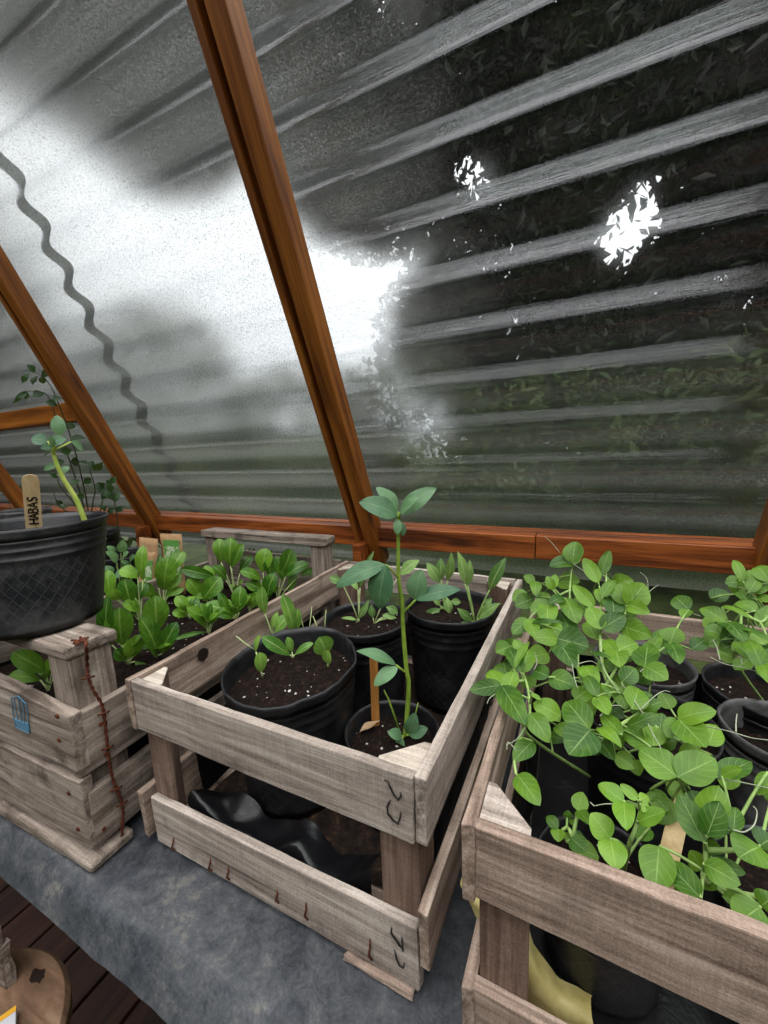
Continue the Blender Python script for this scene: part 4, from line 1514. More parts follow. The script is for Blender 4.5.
BL = [(35, 372, 26, 365, 8), (35, 373, 22, 372, 6), (30, 374, 22, 384, 6), (38, 376, 33, 386, 8), (42, 378, 50, 368, 6), (40, 377, 44, 384, 7), (27, 391, 13, 404, 5), (27, 391, 26, 400, 7), (32, 397, 46, 393, 9), (45, 402, 58, 406, 8), (55, 402, 60, 396, 7), (60, 420, 52, 430, 9),
      (65, 425, 76, 428, 8), (62, 440, 50, 438, 8), (70, 440, 86, 438, 9), (72, 450, 60, 452, 8), (58, 452, 44, 456, 8), (64, 460, 52, 468, 8), (60, 470, 46, 470, 7), (70, 462, 80, 462, 9), (88, 464, 78, 462, 7), (88, 462, 94, 468, 9), (92, 470, 103, 462, 8), (91, 478, 84, 484, 7),
      (95, 484, 102, 488, 7), (98, 492, 106, 490, 8), (104, 488, 98, 482, 6), (106, 484, 112, 482, 7), (108, 492, 102, 500, 7), (110, 498, 118, 494, 6), (80, 480, 70, 486, 8), (84, 494, 76, 498, 6), (58, 478, 48, 474, 6), (56, 500, 62, 508, 6), (57, 506, 68, 508, 5), (100, 505, 105, 512, 7)]
for (bu, bv, tu, tv, wd) in BL:
    o_ = LR.uniform(-0.03, 0.03)
    b = on_plane(bu, bv, bush_root, o_)
    t = on_plane(tu, tv, bush_root, o_ + LR.uniform(-.015, .015))
    obj('leaf', leaf_mesh(b, t, wd * depth_of(b) / FPX, face(b, 0.4, 0.5), 'bush', 0.2, 0.12), BUSH, T, smooth=True, fixn=False)
r12 = V((-0.79, 0.48, 0.172))
seedling('leafy_bush', 'thin twiggy shoot standing in the black pot beside the seed packets', 'plant', r12,
         [(114, 500, 104, 490, 7, .0), (114, 502, 121, 492, 7, .0), (112, 492, 108, 482, 6, .0), (116, 512, 124, 506, 6, 0), (115, 508, 107, 514, 6, 0), (111, 484, 116, 476, 6, 0)], BUSH, STEMD, 'bush', stem=[(119, 535), (117, 515), (113, 494), (110, 480)], sr=0.0018, pr=0.0008)

# tray with round leaved seedlings and the seed packets
mb = MB()
for (xa, ya, xb, yb) in ((-0.735, 0.20, -0.485, 0.20), (-0.485, 0.20, -0.485, 0.40), (-0.485, 0.40, -0.735, 0.40), (-0.735, 0.40, -0.735, 0.20)):
    mb.plank((xa, ya, 0.0), (xb, yb, 0.0), (0, 0, 0.112), nrm(V((-(yb - ya), xb - xa, 0))) * 0.006, n=10, rough=0.0008, seed=int(xa * 100) % 50)
T = tag(obj('seedling_tray', mb, POT), 'black seedling tray behind the chard left of the left crate', 'tray')
vs, fs = [], []
for i in range(25):
    for j in range(21):
        x, y = -0.729 + 0.238 * i / 24, 0.206 + 0.188 * j / 20
        vs.append((x, y, 0.098 + 0.006 * mnoise.noise((x * 60, y * 60, 9))))
for i in range(24):
    for j in range(20):
        k = i * 21 + j
        fs.append((k, k + 1, k + 22, k + 21))
obj('soil', MB().add(vs, fs), SOIL, T, smooth=True)
ROUND = leaf_mat('round_seedling_leaf', rgb(64, 108, 62), rgb(116, 156, 98), rgb(150, 182, 130), 0.05, 5.0, 0.5)
for (u, v), lab, lv in (
        ((122, 594), 'round leaved seedling right behind the lettered pot, tallest of the tray', [(121, 552, 123, 540, 9), (123, 556, 129, 552, 8), (117, 562, 106, 551, 10), (114, 553, 107, 546, 8)]),
        ((132, 592), 'round leaved seedling of the tray nearest the left seed packet', [(130, 562, 136, 555, 9), (128, 566, 121, 561, 8), (132, 574, 139, 568, 8), (126, 576, 117, 572, 8)]),
        ((114, 600), 'round leaved seedling low at the lettered pot side of the tray', [(112, 574, 105, 566, 9), (116, 578, 124, 570, 8), (114, 586, 106, 580, 8)])):
    seedling('round_leaf_seedling', lab, 'seedling', at_z(u, v, 0.098), lv, ROUND, STEM, 'pea', 'round leaved seedlings in the tray', pr=0.0008, up=0.5)

KRAFT = NT('kraft_paper')
_c = KRAFT.coord()
KRAFT = KRAFT.done(KRAFT.bsdf(KRAFT.ramp(KRAFT.noise(_c, 90, 4, 0.6), [(0.3, rgb(156, 120, 82)), (0.7, rgb(188, 152, 112))]), 0.8, 0.3))
LABG = NT('green_printed_label')
_c = LABG.coord()
_n = LABG.noise(_c, 85, 3, 0.6, 0.5)
LABG = LABG.done(LABG.bsdf(LABG.ramp(_n, [(0.40, rgb(70, 128, 44)), (0.50, rgb(122, 170, 84)), (0.58, rgb(214, 214, 196)), (0.68, rgb(120, 160, 90))]), 0.5, 0.4))
LABB = NT('green_band')
LABB = LABB.done(LABB.bsdf(rgb(92, 148, 72), 0.5, 0.4))


def packet(label, tl, tr, bl, y, lab=None, lean=0.012):
    """paper seed packet: top left, top right and bottom left pixels on the plane y"""
    a, b, c = at_y(*tl, y + lean), at_y(*tr, y + lean), at_y(*bl, y)
    d = b + (c - a)
    n = nrm(np.cross(b - a, c - a))
    if np.dot(n, CAM - a) < 0:
        n = -n
    th = 0.0035
    g = lambda s, t: a + (b - a) * s + (c - a) * t
    mb = MB()
    vs, fs = [], []
    K = 8
    for side in (0, 1):
        for i in range(K + 1):
            for j in range(K + 1):
                s, t = i / K, j / K
                bulge = th * (0.15 + 0.85 * (math.sin(math.pi * s) * math.sin(math.pi * min(1, t * 1.0))) ** 0.6)
                vs.append(g(s, t) + n * bulge * (1 if side == 0 else -1) * 0.6)
    q = (K + 1) * (K + 1)
    for side in (0, 1):
        for i in range(K):
            for j in range(K):
                k = side * q + i * (K + 1) + j
                fs.append((k, k + 1, k + K + 2, k + K + 1))
    edge = [i * (K + 1) for i in range(K + 1)] + [K * (K + 1) + j for j in range(1, K + 1)] + [i * (K + 1) + K for i in range(K - 1, -1, -1)] + [j for j in range(K - 1, 0, -1)]
    for i in range(len(edge)):
        j = (i + 1) % len(edge)
        fs.append((edge[i], edge[j], q + edge[j], q + edge[i]))
    o = tag(obj('seed_packet', mb.add(vs, fs), KRAFT, smooth=True), label, 'seed packet', 'seed packets')
    if lab:
        s0, t0, s1, t1 = lab
        m2 = MB()
        e = n * (th * 0.62 + 0.0005)
        m2.hexa([g(s0, t0) + e, g(s1, t0) + e, g(s1, t1) + e, g(s0, t1) + e], [g(s0, t0) + e * 1.25, g(s1, t0) + e * 1.25, g(s1, t1) + e * 1.25, g(s0, t1) + e * 1.25])
        obj('printed_label', m2, LABG, o)['label'] = 'green and white printed label'
        m3 = MB()
        tt = t0 + (t1 - t0) * 0.16
        m3.hexa([g(s0, t0) + e * 1.26, g(s1, t0) + e * 1.26, g(s1, tt) + e * 1.26, g(s0, tt) + e * 1.26], [g(s0, t0) + e * 1.4, g(s1, t0) + e * 1.4, g(s1, tt) + e * 1.4, g(s0, tt) + e * 1.4])
        obj('label_band', m3, LABB, o)['label'] = 'plain green band'
    return o


packet('plain backed brown seed packet, left one of the row', (139.2, 537), (158, 539), (138.5, 590), 0.372)
packet('brown seed packet with a green label, right one against the rafter foot', (160, 533.5), (181.5, 534), (165, 592), 0.388, (0.17, 0.10, 0.9, 0.75))
packet('smaller brown seed packet with a green label, in front of the plain backed one', (146, 553), (155, 552), (144, 592), 0.350, (0.10, 0.2, 0.95, 0.85), 0.008)


# ------------------------------------------------------------------ pea plants of the right crate
def rp(v):
    return float(np.interp(v, [540, 570, 600, 640, 690, 730, 780, 830, 870, 900, 940], [.66, .63, .59, .525, .455, .42, .39, .378, .380, .372, .372]))


def pea_pt(u, v, dr=0.0):
    return at_r(u, v, rp(v) + dr)


def pea_plant(label, root, stems, leaves, tendrils=(), mat=None, fill=0.5, seed=0, group='pea plants in the right crate'):
    mat = mat or PEA
    rn = random.Random(seed)
    T = thing('pea_plant', label, 'plant', root, group)
    sm = MB()
    allp = []
    for P in stems:
        Q = [pea_pt(*p) if len(p) == 3 else pea_pt(p[0], p[1], 0.012) for p in P[1:]]
        first = V(root) if P[0] is None else (pea_pt(*P[0]) if len(P[0]) == 3 else pea_pt(P[0][0], P[0][1], 0.012))
        Q = dense([first] + Q, 5)
        sm.tube(Q, [0.0016 * (1.1 - 0.45 * i / len(Q)) for i in range(len(Q))], 6)
        allp += Q
    todo = []
    for q in leaves:
        bu, bv, tu, tv, wd = q[:5]
        todo.append((bu, bv, tu, tv, wd, q[5] if len(q) > 5 else rn.uniform(-0.008, 0.008)))
    for q in list(todo):
        if rn.random() < fill:
            du, dv = rn.uniform(-16, 16), rn.uniform(-10, 16)
            a = rn.uniform(0, 6.28)
            L = rn.uniform(15, 24)
            todo.append((q[0] + du, q[1] + dv, q[0] + du + L * math.cos(a), q[1] + dv + L * math.sin(a), L * .85, q[5] + rn.uniform(0.035, 0.075)))
    for (bu, bv, tu, tv, wd, dr) in todo:
        b = pea_pt(bu, bv, dr)
        t = at_r(tu, tv, rp((bv + tv) / 2) * 0.5 + rp(tv) * 0.5 + dr + rn.uniform(-0.012, 0.008))
        wm = wd * 1.06 * depth_of((b + t) / 2) / FPX
        obj('leaf', leaf_mesh(b, t, wm, face(b, 0.42, 0.22, rn), 'pea', rn.uniform(0.05, 0.28), rn.uniform(0.0, 0.14), 0.02, rn=rn), mat, T, smooth=True, fixn=False)
        dd = [np.linalg.norm(p - b) for p in allp]
        j = int(np.argmin(dd))
        if dd[j] > 0.003:
            sm.tube(bow(allp[j], b, 0.06, 5), [0.0011, 0.001, 0.0009, 0.0009, 0.0009], 5)
    obj('stem', sm, STEM, T, smooth=True)
    if tendrils:
        tm = MB()
        for P in tendrils:
            Q = dense([pea_pt(*p) if len(p) == 3 else pea_pt(p[0], p[1], -0.004) for p in P], 5)
            tm.tube(Q, [0.0005 * (1 - 0.4 * i / len(Q)) for i in range(len(Q))], 5)
        obj('tendril', tm, TEND, T, smooth=True)
    return T


pea_plant('tallest pea plant, its top pair of leaves reaching over the brown purlin', (0.530, 0.250, 0.140),
          [[None, (585, 690, .05), (577, 640, .03), (570, 600), (571, 575), (573, 562)], [(571, 590), (560, 595), (548, 604)]],
          [(572.5, 563, 576, 541.5, 18), (572.5, 563, 549.5, 566.5, 17), (564, 598, 577, 624, 21), (564, 598, 549, 604, 11), (552, 606, 530, 611, 19), (548, 603, 547.5, 627, 19), (553, 590, 547, 576, 9), (553, 588, 555, 574, 9),
           (529, 619, 512, 634, 15), (529, 619, 536, 638, 15), (532, 622, 566, 623, 5, -.012), (535, 581.5, 523.5, 576, 10, .02), (535, 581.5, 535.5, 596, 11, .02), (560, 612, 575, 640, 20, .02), (545, 620, 560, 640, 18, .025)],
          [[(560, 553, .0), (552, 543), (544, 536, -.004)], [(572, 563), (585, 572)]], seed=1, fill=0.6)
pea_plant('pea plant with tall cupped upright leaves right behind the tallest one', (0.556, 0.262, 0.140),
          [[None, (612, 690, .05), (602, 655, .02), (600, 630), (601, 600), (598, 580)], [(602, 655, .02), (618, 640), (627, 606)], [(601, 600), (606, 590), (606, 570)]],
          [(598.5, 583, 584, 558, 13), (601, 575, 609.5, 550, 11), (602, 597, 615, 580, 10), (594, 607, 573, 585, 13), (627, 605, 620, 583, 20), (627, 605, 645, 584, 24), (627, 605, 650, 614, 15), (614, 615, 611, 596, 19, .012),
           (601.4, 629, 589, 607, 18, -.008), (601.4, 629, 625.5, 614.5, 19, -.008), (623, 627, 653, 637, 19), (640, 660, 662, 636, 12, .02), (596, 640, 586, 622, 16, .02), (604, 640, 618, 655, 16, .015), (600, 588, 604, 606, 12, .01), (612, 600, 624, 618, 18, .02), (590, 616, 578, 600, 14, .02)],
          [[(648, 590), (647, 579), (640, 572)], [(649, 592), (655, 587), (659, 585)]], seed=2, fill=0.6)
pea_plant('pea plant of broad leaves in the middle of the tangle', (0.520, 0.225, 0.140),
          [[None, (596, 700, .05), (575, 665, .02), (557, 640)], [(600, 632), (602, 662), (610, 680), (622, 693)], [(596, 700, .05), (618, 665), (619, 651)]],
          [(556.5, 639, 533, 638, 17, -.012), (557, 638.5, 589, 647, 29, -.014), (557, 639, 575, 668, 22, -.006), (549, 677, 533, 671, 17), (549, 677, 576.5, 686.5, 22), (618.6, 650, 637, 643, 21), (583, 666, 598, 686, 17), (596.7, 696.4, 586, 676, 13, -.01),
           (596.7, 696.4, 609, 715, 16, -.008), (616, 650, 620, 668, 20), (622, 682, 635.5, 668, 17), (591, 652, 611, 658, 5, -.015), (601, 684, 611, 697, 5, -.015), (632, 709, 638, 688, 21), (640, 702, 652, 694, 14, .02), (619, 690, 626, 710, 16, .015), (575, 700, 590, 690, 18, .03), (612, 672, 600, 660, 18, .03)],
          [[(572, 664, -.012), (574, 676, -.012), (577.5, 688, -.01)], [(578, 664, -.012), (590, 661), (597, 664)], [(602, 640), (600, 656), (605, 672), (614, 686), (620, 694)]], seed=3, fill=0.7)
pea_plant('pea plant trailing over the left side slat of the right crate', (0.478, 0.175, 0.115),
          [[None, (528, 735, .03), (530, 714), (528, 690), (523, 670), (520, 652)], [(530, 714), (520, 738, .01), (514, 752, .012), (516, 775, .012)], [(525, 680), (510, 683), (502, 685)]],
          [(510.5, 646, 496, 653, 17), (523, 652, 513.5, 639.5, 10), (514, 669, 529.5, 641.5, 7, -.012), (523, 673, 529.5, 649, 18), (521, 672, 508, 649, 15), (501, 685, 489, 671, 17, .008), (501.4, 684.7, 469.5, 690.5, 15, -.006), (507, 691, 515, 670.5, 15, -.004),
           (501.5, 685.5, 526, 726, 23, -.01), (530, 713.6, 549.5, 743, 20, -.012), (560, 716, 533, 703, 20, .012), (533, 741, 514, 761, 18, .01), (517.3, 775, 540, 806, 22, .006), (532, 694, 541, 700, 5, -.01), (540, 700, 560, 722, 18, .03), (556, 725, 572, 740, 16, .03)],
          [[(501, 690), (490, 698, -.01), (487, 704, -.012)], [(530, 720), (518, 738), (506, 745)], [(534, 652, -.014), (537, 662, -.014), (534, 670, -.01)], [(516, 750), (508, 742), (507, 750)]], seed=4, fill=0.35)
pea_plant('pea plant with two big scalloped leaves hanging over the dark gap', (0.520, 0.190, 0.135),
          [[None, (620, 745, .05), (605, 735), (590, 730)], [(605, 735), (625, 722), (640, 712)]],
          [(589.7, 730, 566, 701.5, 27, -.008), (589.7, 730, 569, 755, 33, -.008), (622, 735, 601, 713, 15), (598, 728, 622, 748, 13), (643, 711, 663, 701, 12), (627, 727, 659, 713.5, 11, -.006), (650.6, 747, 622, 729, 19), (654, 746, 650, 722, 20, .012), (659, 740, 662, 713, 20, .016),
           (640, 712, 628, 700, 16, .02), (615, 755, 635, 768, 16, .03), (605, 748, 590, 752, 14, .03), (600, 742, 614, 760, 16, .03)],
          [[(622, 684, -.01), (640, 709, -.012), (652, 732, -.014), (663, 752, -.012), (672, 768, -.01)], [(641, 709, -.012), (655, 696, -.012), (664, 691, -.012), (670, 692, -.012)], [(600, 716), (612, 706), (622, 706)]], seed=5, fill=0.6)
pea_plant('pea plant with a bright pair of leaves in front of the grey ribbed pot', (0.600, 0.235, 0.130),
          [[None, (668, 735, .03), (655, 722), (678, 719)]],
          [(678.4, 719, 716.5, 711, 21, -.006), (678.4, 719, 706, 748, 28, -.006), (678.4, 719, 667, 738, 16, .0), (700, 748, 680, 760, 16, .02), (668, 735, 650, 722, 18, .03), (660, 745, 676, 740, 16, .035)],
          [[(697, 725), (715, 728), (735, 733), (752, 738), (768, 740)], [(736, 732), (736, 722), (737, 714)]], seed=6, fill=0.5)
pea_plant('pea plant with a rounded pair of leaves beside the thin grey pot', (0.560, 0.360, 0.130),
          [[None, (650, 662, .03), (655, 655), (670, 643)], [(650, 662, .03), (640, 670), (645, 667)]],
          [(645, 666.7, 648, 643.5, 23, -.006), (645, 666.7, 668, 680, 22, -.008), (670.5, 643, 676, 627.5, 20), (670.5, 643, 679.5, 664, 16), (688.8, 610, 674.5, 597, 17, .015), (688.8, 610, 683, 619, 11, .012), (692, 650, 706, 640, 14, .03), (668, 655, 660, 640, 12, .03)],
          [[(640, 672), (650, 663), (658, 660)], [(700, 616, .01), (692, 613, .01), (688, 610, .01)]], seed=7, fill=0.3)
pea_plant('pea plant of grey-green leaves against the purlin at the right edge', (0.690, 0.375, 0.115),
          [[None, (735, 660, .05), (740, 630), (742, 610), (747, 592)], [(740, 630), (730, 622), (725, 622)], [(742, 612), (760, 622), (768, 616)]],
          [(743, 581, 734, 560, 9), (748, 588, 750, 570, 10), (749, 592, 759, 576, 11), (748.6, 592, 770, 583, 14), (770, 582, 757, 566, 16), (722, 607, 752, 619, 6, -.01), (757, 611, 735, 603, 15, .012), (741, 628, 770, 641, 8, -.008), (751, 660, 735, 642, 15), (763, 670, 749, 640, 15, -.01),
           (762, 662, 770, 684, 12, -.01), (725.4, 622.4, 700, 608.5, 16), (725.4, 622.4, 744, 642, 18), (720.5, 634, 704, 631, 17, .012), (722, 640, 740, 630, 14, .015), (765, 645, 752, 632, 16, .02), (735, 645, 720, 650, 14, .03), (748, 660, 735, 670, 14, .03), (768, 640, 756, 655, 15, .03), (760, 628, 770, 605, 14, .02), (748, 602, 738, 592, 12, .01), (758, 600, 770, 596, 12, .015)],
          [[(710, 657), (725, 664), (745, 668), (762, 673)], [(720, 660), (717, 648), (713, 640)], [(742, 664), (740, 652)]], seed=8, fill=0.9)
pea_plant('pea plant with a large paired leaf and a curled shoot tip at the front right', (0.620, 0.130, 0.088),
          [[None, (712, 885, .03), (706, 862), (704, 835), (690, 805), (678, 777)], [(706, 862), (720, 882), (742, 893), (760, 907)], [(704, 833), (722, 833), (734, 830)], [(706, 850, .01), (740, 850), (760, 847)]],
          [(677.8, 776.8, 639, 750, 31, -.012), (677.8, 776.8, 715.5, 758.5, 31, -.012), (704, 842, 679, 794, 25, -.01), (704.8, 828, 719, 785.5, 27, .0), (707, 836, 719.5, 801, 22, -.014), (733.7, 831, 735.5, 807, 15, -.008), (718, 777, 751, 761, 21, .0), (722, 776, 742, 768, 11, -.006),
           (759.7, 846.6, 739, 858, 33, -.008), (760, 846, 775, 838, 24, -.008), (704, 864, 741, 885, 22, -.012), (711, 861, 746, 873, 13, .01), (659, 846, 655, 893, 30, .006), (701, 898, 664, 860, 24, .002), (760, 907, 738, 926, 30, -.004), (761, 906, 775, 896, 20, -.004), (690, 790, 700, 812, 20, .03),
           (672, 800, 655, 822, 22, .03), (702, 870, 690, 850, 18, .03), (738, 908, 722, 896, 18, .03), (650, 790, 668, 812, 18, .03), (768, 772, 757, 795, 12, .0)],
          [[(734, 830, -.01), (744, 832, -.01), (754, 825, -.01), (757, 812, -.01), (753, 806, -.01)], [(716, 778, .0), (740, 782, .0), (768, 788, .0)]], seed=9, fill=0.45)
pea_plant('young yellow-green pea plant low behind the front slat of the right crate', (0.500, 0.092, 0.075),
          [[None, (628, 850, .03), (635, 830), (640, 812), (638, 803)], [(628, 850, .03), (618, 842), (610, 839)], [(640, 808), (630, 803), (624, 802)]],
          [(624, 802, 598, 784.5, 17), (624, 802, 627, 831, 20), (638, 800, 620, 784, 10), (610, 839, 590.5, 813, 23, .012), (610, 839, 616, 870, 25, .008), (638, 822, 666, 811, 16, .006), (641, 804, 649, 808, 12, .0), (640, 800, 648, 796, 9, .0)],
          [[(618, 804), (605, 804), (594, 806)], [(594, 806), (590, 802)]], PEAY, 0.2, 10)
pea_plant('small dark young pea plant deep in the left front corner of the right crate', (0.470, 0.085, 0.074),
          [[None, (572, 840, .05), (568, 828, .05), (562, 830, .05)], [(572, 840, .05), (578, 812, .045)]],
          [(578, 811, 582.5, 792, 15, .045), (578, 811, 590, 825, 12, .045), (558, 829, 546.5, 816, 11, .05), (558.5, 829, 558, 842, 13, .05), (567, 818, 568, 810, 9, .05), (573, 826, 573, 819, 7, .05), (571, 838, 587, 852, 19, .045), (566, 842, 574, 836, 12, .05), (575, 830, 580, 842, 10, .05)],
          (), PEA, 0.3, 11)
stick('pale speckled wooden marker stick among the pea leaves', at_r(658, 905, .395), at_r(682, 800, .425), 17.0, STICK)


# ------------------------------------------------------------------ black film in the middle crate, dark lining of the right crate, yellow bag
def film(name, rows, label, mat, cat='plastic film', amp=0.004, sub=4, seed=0, freq=26):
    """a crumpled film through rows of points (each row the same count)"""
    A = np.array([dense([V(p) for p in r], sub) for r in rows])
    A = np.array([dense(list(A[:, j]), sub) for j in range(A.shape[1])])
    n, m_ = A.shape[:2]
    vs, fs = [], []
    for i in range(n):
        for j in range(m_):
            p = A[i, j]
            d = 1.2 * V((0.45 - abs(mnoise.noise(tuple(p * freq))) * 2, mnoise.noise(tuple(p * freq + 9.1)), mnoise.noise(tuple(p * freq + 4.7))))
            e = V((mnoise.noise(tuple(p * freq * 3)), mnoise.noise(tuple(p * freq * 3 + 9.1)), mnoise.noise(tuple(p * freq * 3 + 4.7))))
            vs.append(p + d * amp + e * amp * 0.4)
    for i in range(n - 1):
        for j in range(m_ - 1):
            k = i * m_ + j
            fs.append((k, k + 1, k + m_ + 1, k + m_))
    o = obj(name, MB().add(vs, fs), mat, smooth=True)
    o['label'] = label
    o['category'] = cat
    return o


rows = []
xs = np.linspace(0.050, 0.296, 9)
tops = [0.072, 0.056, 0.052, 0.050, 0.050, 0.064, 0.052, 0.056, 0.088]
rows.append([(x, 0.019, 0.024) for x in xs])
rows.append([(x, 0.018, 0.05) for x in xs])
rows.append([(x, 0.019 + 0.004 * (k % 2), tops[k]) for k, x in enumerate(xs)])
rows.append([(x, 0.030 + 0.010 * (k % 2), tops[k] - 0.003) for k, x in enumerate(xs)])
rows.append([(x, 0.052, 0.042 + 0.01 * (k % 3)) for k, x in enumerate(xs)])
film('black_film', rows, 'crumpled black plastic film folded along the lower front slat of the middle crate', LIN, amp=0.0028, seed=1, freq=42)
rows = []
ys = np.linspace(0.058, 0.46, 8)
zt = [0.085, 0.118, 0.125, 0.13, 0.12, 0.12, 0.125, 0.12]
rows.append([(0.020, y, 0.024) for y in ys])
rows.append([(0.016, y, 0.07) for y in ys])
rows.append([(0.0125, y, zt[k]) for k, y in enumerate(ys)])
film('black_film', rows, 'black plastic film standing up along the left side of the middle crate', LIN, amp=0.0025, freq=30)
rows = []
rows.append([(0.336, y, 0.024) for y in ys])
rows.append([(0.340, y, 0.07) for y in ys])
rows.append([(0.3405 + 0.006 * y, y, 0.125 + 0.012 * (k % 2)) for k, y in enumerate(ys)])
film('black_film', rows, 'black plastic film standing up along the right side of the middle crate', LIN, amp=0.0025, freq=30)
rows = []
xs = np.linspace(0.055, 0.30, 8)
rows.append([(x, 0.4855, 0.024) for x in xs])
rows.append([(x, 0.486, 0.07) for x in xs])
rows.append([(x, 0.487, 0.118 + 0.012 * (k % 2)) for k, x in enumerate(xs)])
film('black_film', rows, 'black plastic film standing up along the back of the middle crate', LIN, amp=0.002, freq=30)
DIRT = NT('brown_spilled_soil')
_c = DIRT.coord()
DIRT = DIRT.done(DIRT.bsdf(DIRT.ramp(DIRT.noise(_c, 60, 5, 0.7), [(0.35, rgb(14, 11, 9)), (0.55, rgb(44, 32, 24)), (0.75, rgb(104, 78, 58))]), 0.9, 0.2, DIRT.bump(DIRT.noise(_c, 200, 4, 0.7), 0.8, 0.003)))
vs, fs = [], []
for i in range(31):
    for j in range(41):
        x, y = 0.022 + 0.308 * i / 30, 0.055 + 0.415 * j / 40
        vs.append((x, y, 0.0192 + 0.004 * mnoise.noise((x * 30, y * 30, 2)) - 0.0022))
for i in range(30):
    for j in range(40):
        k = i * 41 + j
        fs.append((k, k + 1, k + 42, k + 41))
tag(obj('spilled_soil', MB().add(vs, fs), DIRT, smooth=True), 'dark soil spilled over the bottom of the middle crate', 'soil', kind='stuff')

# dark lining of the right crate
rows = []
ys = np.linspace(0.040, 0.42, 8)
rows.append([(0.419, y, 0.012) for y in ys])
rows.append([(0.418, y, 0.07) for y in ys])
rows.append([(0.417 + .006 * y, y, 0.138 + 0.01 * (k % 2)) for k, y in enumerate(ys)])
film('black_film', rows, 'black plastic film lining the left side of the right crate', LIN, amp=0.002, freq=30)
rows = []
rows.append([(x, 0.436, 0.012) for x in np.linspace(0.46, .72, 7)])
rows.append([(x, 0.436, 0.06) for x in np.linspace(0.46, .72, 7)])
rows.append([(x, 0.438, 0.118) for x in np.linspace(0.46, .72, 7)])
film('black_film', rows, 'black plastic film lining the back of the right crate', LIN, amp=0.002, freq=30)
YEL = NT('yellow_plastic')
_c = YEL.coord()
YEL = YEL.done(YEL.bsdf(YEL.ramp(YEL.noise(_c, 30, 4, 0.6), [(0.3, rgb(160, 144, 78)), (0.7, rgb(214, 200, 136))]), 0.45, 0.4, YEL.bump(YEL.noise(_c, 70, 3, 0.6), 0.3, 0.003)))
up_ = [(461, 884), (474, 893), (500, 905), (520, 932), (540, 972), (560, 1000), (592, 1016)]
dn_ = [(470, 905), (480, 925), (505, 960), (523, 1000), (536, 1022), (560, 1045), (600, 1060)]
rows = []
rows.append([at_y(u, v, 0.030) + V((0, 0.016, -0.004)) for (u, v) in up_])
rows.append([at_y(u, v, 0.030) for (u, v) in up_])
rows.append([at_y((a[0] + b[0]) / 2, (a[1] + b[1]) / 2, 0.024) for a, b in zip(up_, dn_)])
rows.append([at_y(u, v, 0.028) for (u, v) in dn_])
film('yellow_bag', rows, 'crumpled yellow plastic bag hanging behind the corner post of the right crate', YEL, 'bag', amp=0.0022, freq=40)

# ------------------------------------------------------------------ round stool on the floor, box corner and yellow packet on it
SW = NT('worn_brown_round_wood')
_c = SW.coord('Object', False)
_g = SW.noise(SW.mapping(_c, (8, 45, 45), (0, 0, 0), (0, 0, R(35))), 1.0, 5, 0.6, 0.8)
SW = SW.done(SW.bsdf(SW.ramp(_g, [(0.3, rgb(74, 54, 40)), (0.55, rgb(120, 92, 70)), (0.75, rgb(150, 122, 98))]), 0.6, 0.3, SW.bump(_g, 0.4, 0.002)))
sc_, sr_ = V((-0.307, -0.166)), 0.1545
ST = thing('round_stool', 'round wooden stool below the table edge at the bottom left', 'stool', (sc_[0], sc_[1], FZ))
obj('seat', MB().lathe([(0, -0.385), (sr_ - 0.006, -0.385), (sr_, -0.379), (sr_, -0.358), (sr_ - 0.006, -0.350), (0, -0.350)], 64, (sc_[0], sc_[1], 0)), SW, ST, smooth=False, bevel=0.001)
for k in range(4):
    a = R(45 + 90 * k)
    p0 = V((sc_[0] + .09 * math.cos(a), sc_[1] + .09 * math.sin(a), -0.384))
    p1 = V((sc_[0] + .13 * math.cos(a), sc_[1] + .13 * math.sin(a), FZ))
    obj('leg', MB().tube([p0, p1], [0.016, 0.013], 10), WOODP[2], ST, smooth=True)
kp = at_z(38, 976, -0.3495)
rn = random.Random(3)
vs = [(kp[0], kp[1], -0.3488)] + [(kp[0] + 0.017 * (0.5 + .6 * rn.random()) * math.cos(R(30 * k)), kp[1] + 0.010 * (0.5 + .6 * rn.random()) * math.sin(R(30 * k)), -0.3492) for k in range(12)]
BURN = NT('dark_knot')
BURN = BURN.done(BURN.bsdf(rgb(36, 24, 18), 0.8, 0.2))
obj('knot', MB().add(vs, [(0, 1 + k, 1 + (k + 1) % 12) for k in range(12)]), BURN, ST)['label'] = 'dark knot in the seat'
# small crate corner standing on the stool
BX = thing('small_box', 'broken edged wooden box standing on the round stool at the left edge', 'box', (-0.40, -0.12, -0.349))
c0 = at_z(6, 990, -0.349)
dl = V((-1, 0.0, 0))
mb = MB().plank((c0[0], c0[1], -0.349), (c0[0] - 0.14, c0[1] - 0.012, -0.349), (0, 0, 0.110), (0, 0.010, 0), n=14, rough=0.003, seed=5)
obj('side_board', mb, WOODG[0], BX)
mb = MB().plank((c0[0], c0[1] + 0.001, -0.349), (c0[0] + 0.001, c0[1] + 0.014, -0.349), (0, 0, 0.075), (-0.010, 0, 0), n=14, rough=0.004, seed=6)
obj('end_board', mb, WOODG[1], BX)
mb = MB().plank((c0[0] - 0.14, c0[1] - 0.012, -0.349), (c0[0] - 0.139, c0[1] + 0.03, -0.349), (0, 0, 0.060), (0.010, 0, 0), n=14, rough=0.003, seed=7)
obj('end_board', mb, WOODG[1], BX)
ORG = NT('orange_yellow_print')
ORG = ORG.done(ORG.bsdf(rgb(214, 158, 40), 0.4, 0.5))
WHT = NT('white_paper')
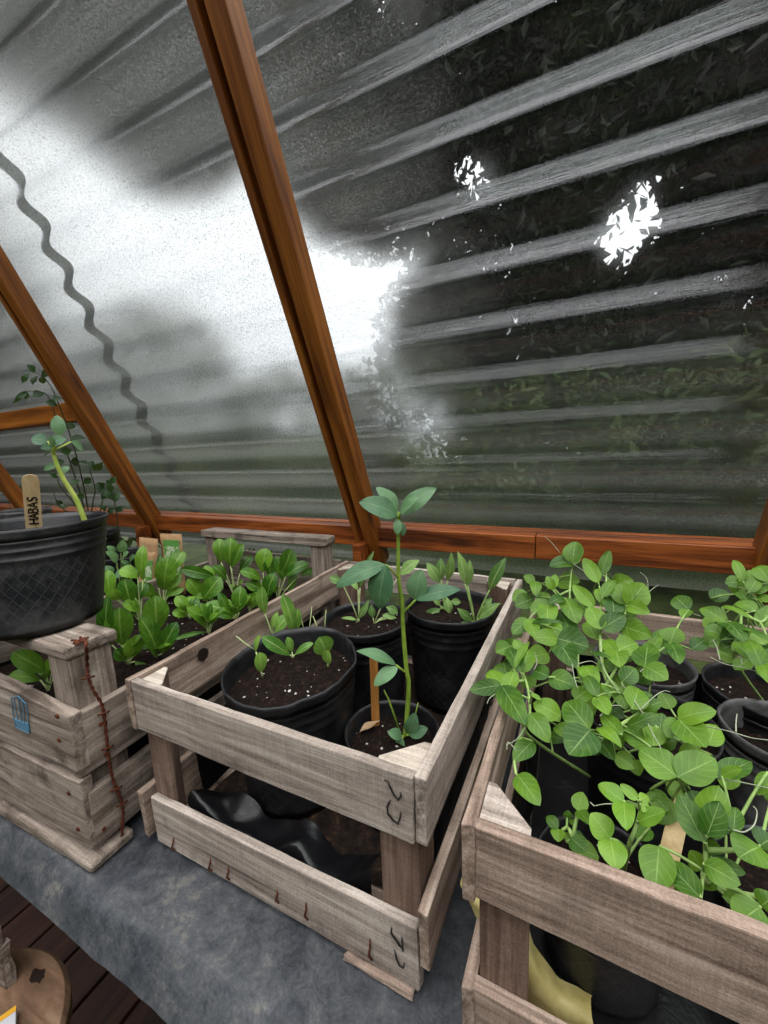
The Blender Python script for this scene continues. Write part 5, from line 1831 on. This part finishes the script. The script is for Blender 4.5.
WHT = WHT.done(WHT.bsdf(rgb(190, 192, 196), 0.5, 0.4))
pa, pb, pc_ = at_z(16, 1005, -0.335), at_z(-14, 1026, -0.335), at_z(24, 1026, -0.338)
PK = thing('paper_packet', 'orange and white paper packet lying on the stool at the bottom left corner', 'packet', (pa[0] - .03, pa[1] - .03, -0.349))
dd = nrm(pb - pa)
ee = nrm(pc_ - pa)
ee = nrm(ee - dd * np.dot(ee, dd))
q0 = pa
W_, B_ = 0.075, 0.008


def slab(o0, d1, l1, d2, l2, z0, z1):
    P = [o0, o0 + d1 * l1, o0 + d1 * l1 + d2 * l2, o0 + d2 * l2]
    return MB().hexa([V((p[0], p[1], z0)) for p in P], [V((p[0], p[1], z1)) for p in P])


obj('body', slab(q0, dd, 0.09, ee, 0.06, -0.3492, -0.336), WHT, PK, bevel=0.001)
obj('printed_band', slab(q0, dd, 0.09, ee, B_, -0.3362, -0.3352), ORG, PK)['label'] = 'orange printed band'
rows = [[(x, y, 0.0125) for x in np.linspace(0.42, .752, 8)] for y in np.linspace(0.030, 0.425, 8)]
film('black_film', rows, 'black plastic film lying on the bottom of the right crate', LIN, amp=0.0015, freq=30)
# knot hole in the left slat of the middle crate, drain hole of the lettered pot, frayed runner end
crates = [o for o in bpy.data.objects if o.get('category') == 'crate']
mid = [o for o in crates if 'in the middle' in o['label']][0]
kc = at_x(203, 654, 0.0006)
rn = random.Random(8)
ring = [(0.0006, kc[1] + 0.0095 * math.cos(R(24 * k)) * rn.uniform(.85, 1.15), kc[2] + 0.0085 * math.sin(R(24 * k)) * rn.uniform(.85, 1.15)) for k in range(15)]
obj('knot', MB().add([tuple(kc)] + ring, [(0, 1 + k, 1 + (k + 1) % 15) for k in range(15)]), BURN, mid, solid=0.0012)['label'] = 'dark knot hole'
mb = MB().plank((0.275, -0.0035, -0.0008), (0.341, -0.0035, -0.0008), (0, 0, 0.0055), (0, 0.006, 0), n=16, rough=0.0022, seed=91)
obj('runner', mb, WOODB[0], mid)
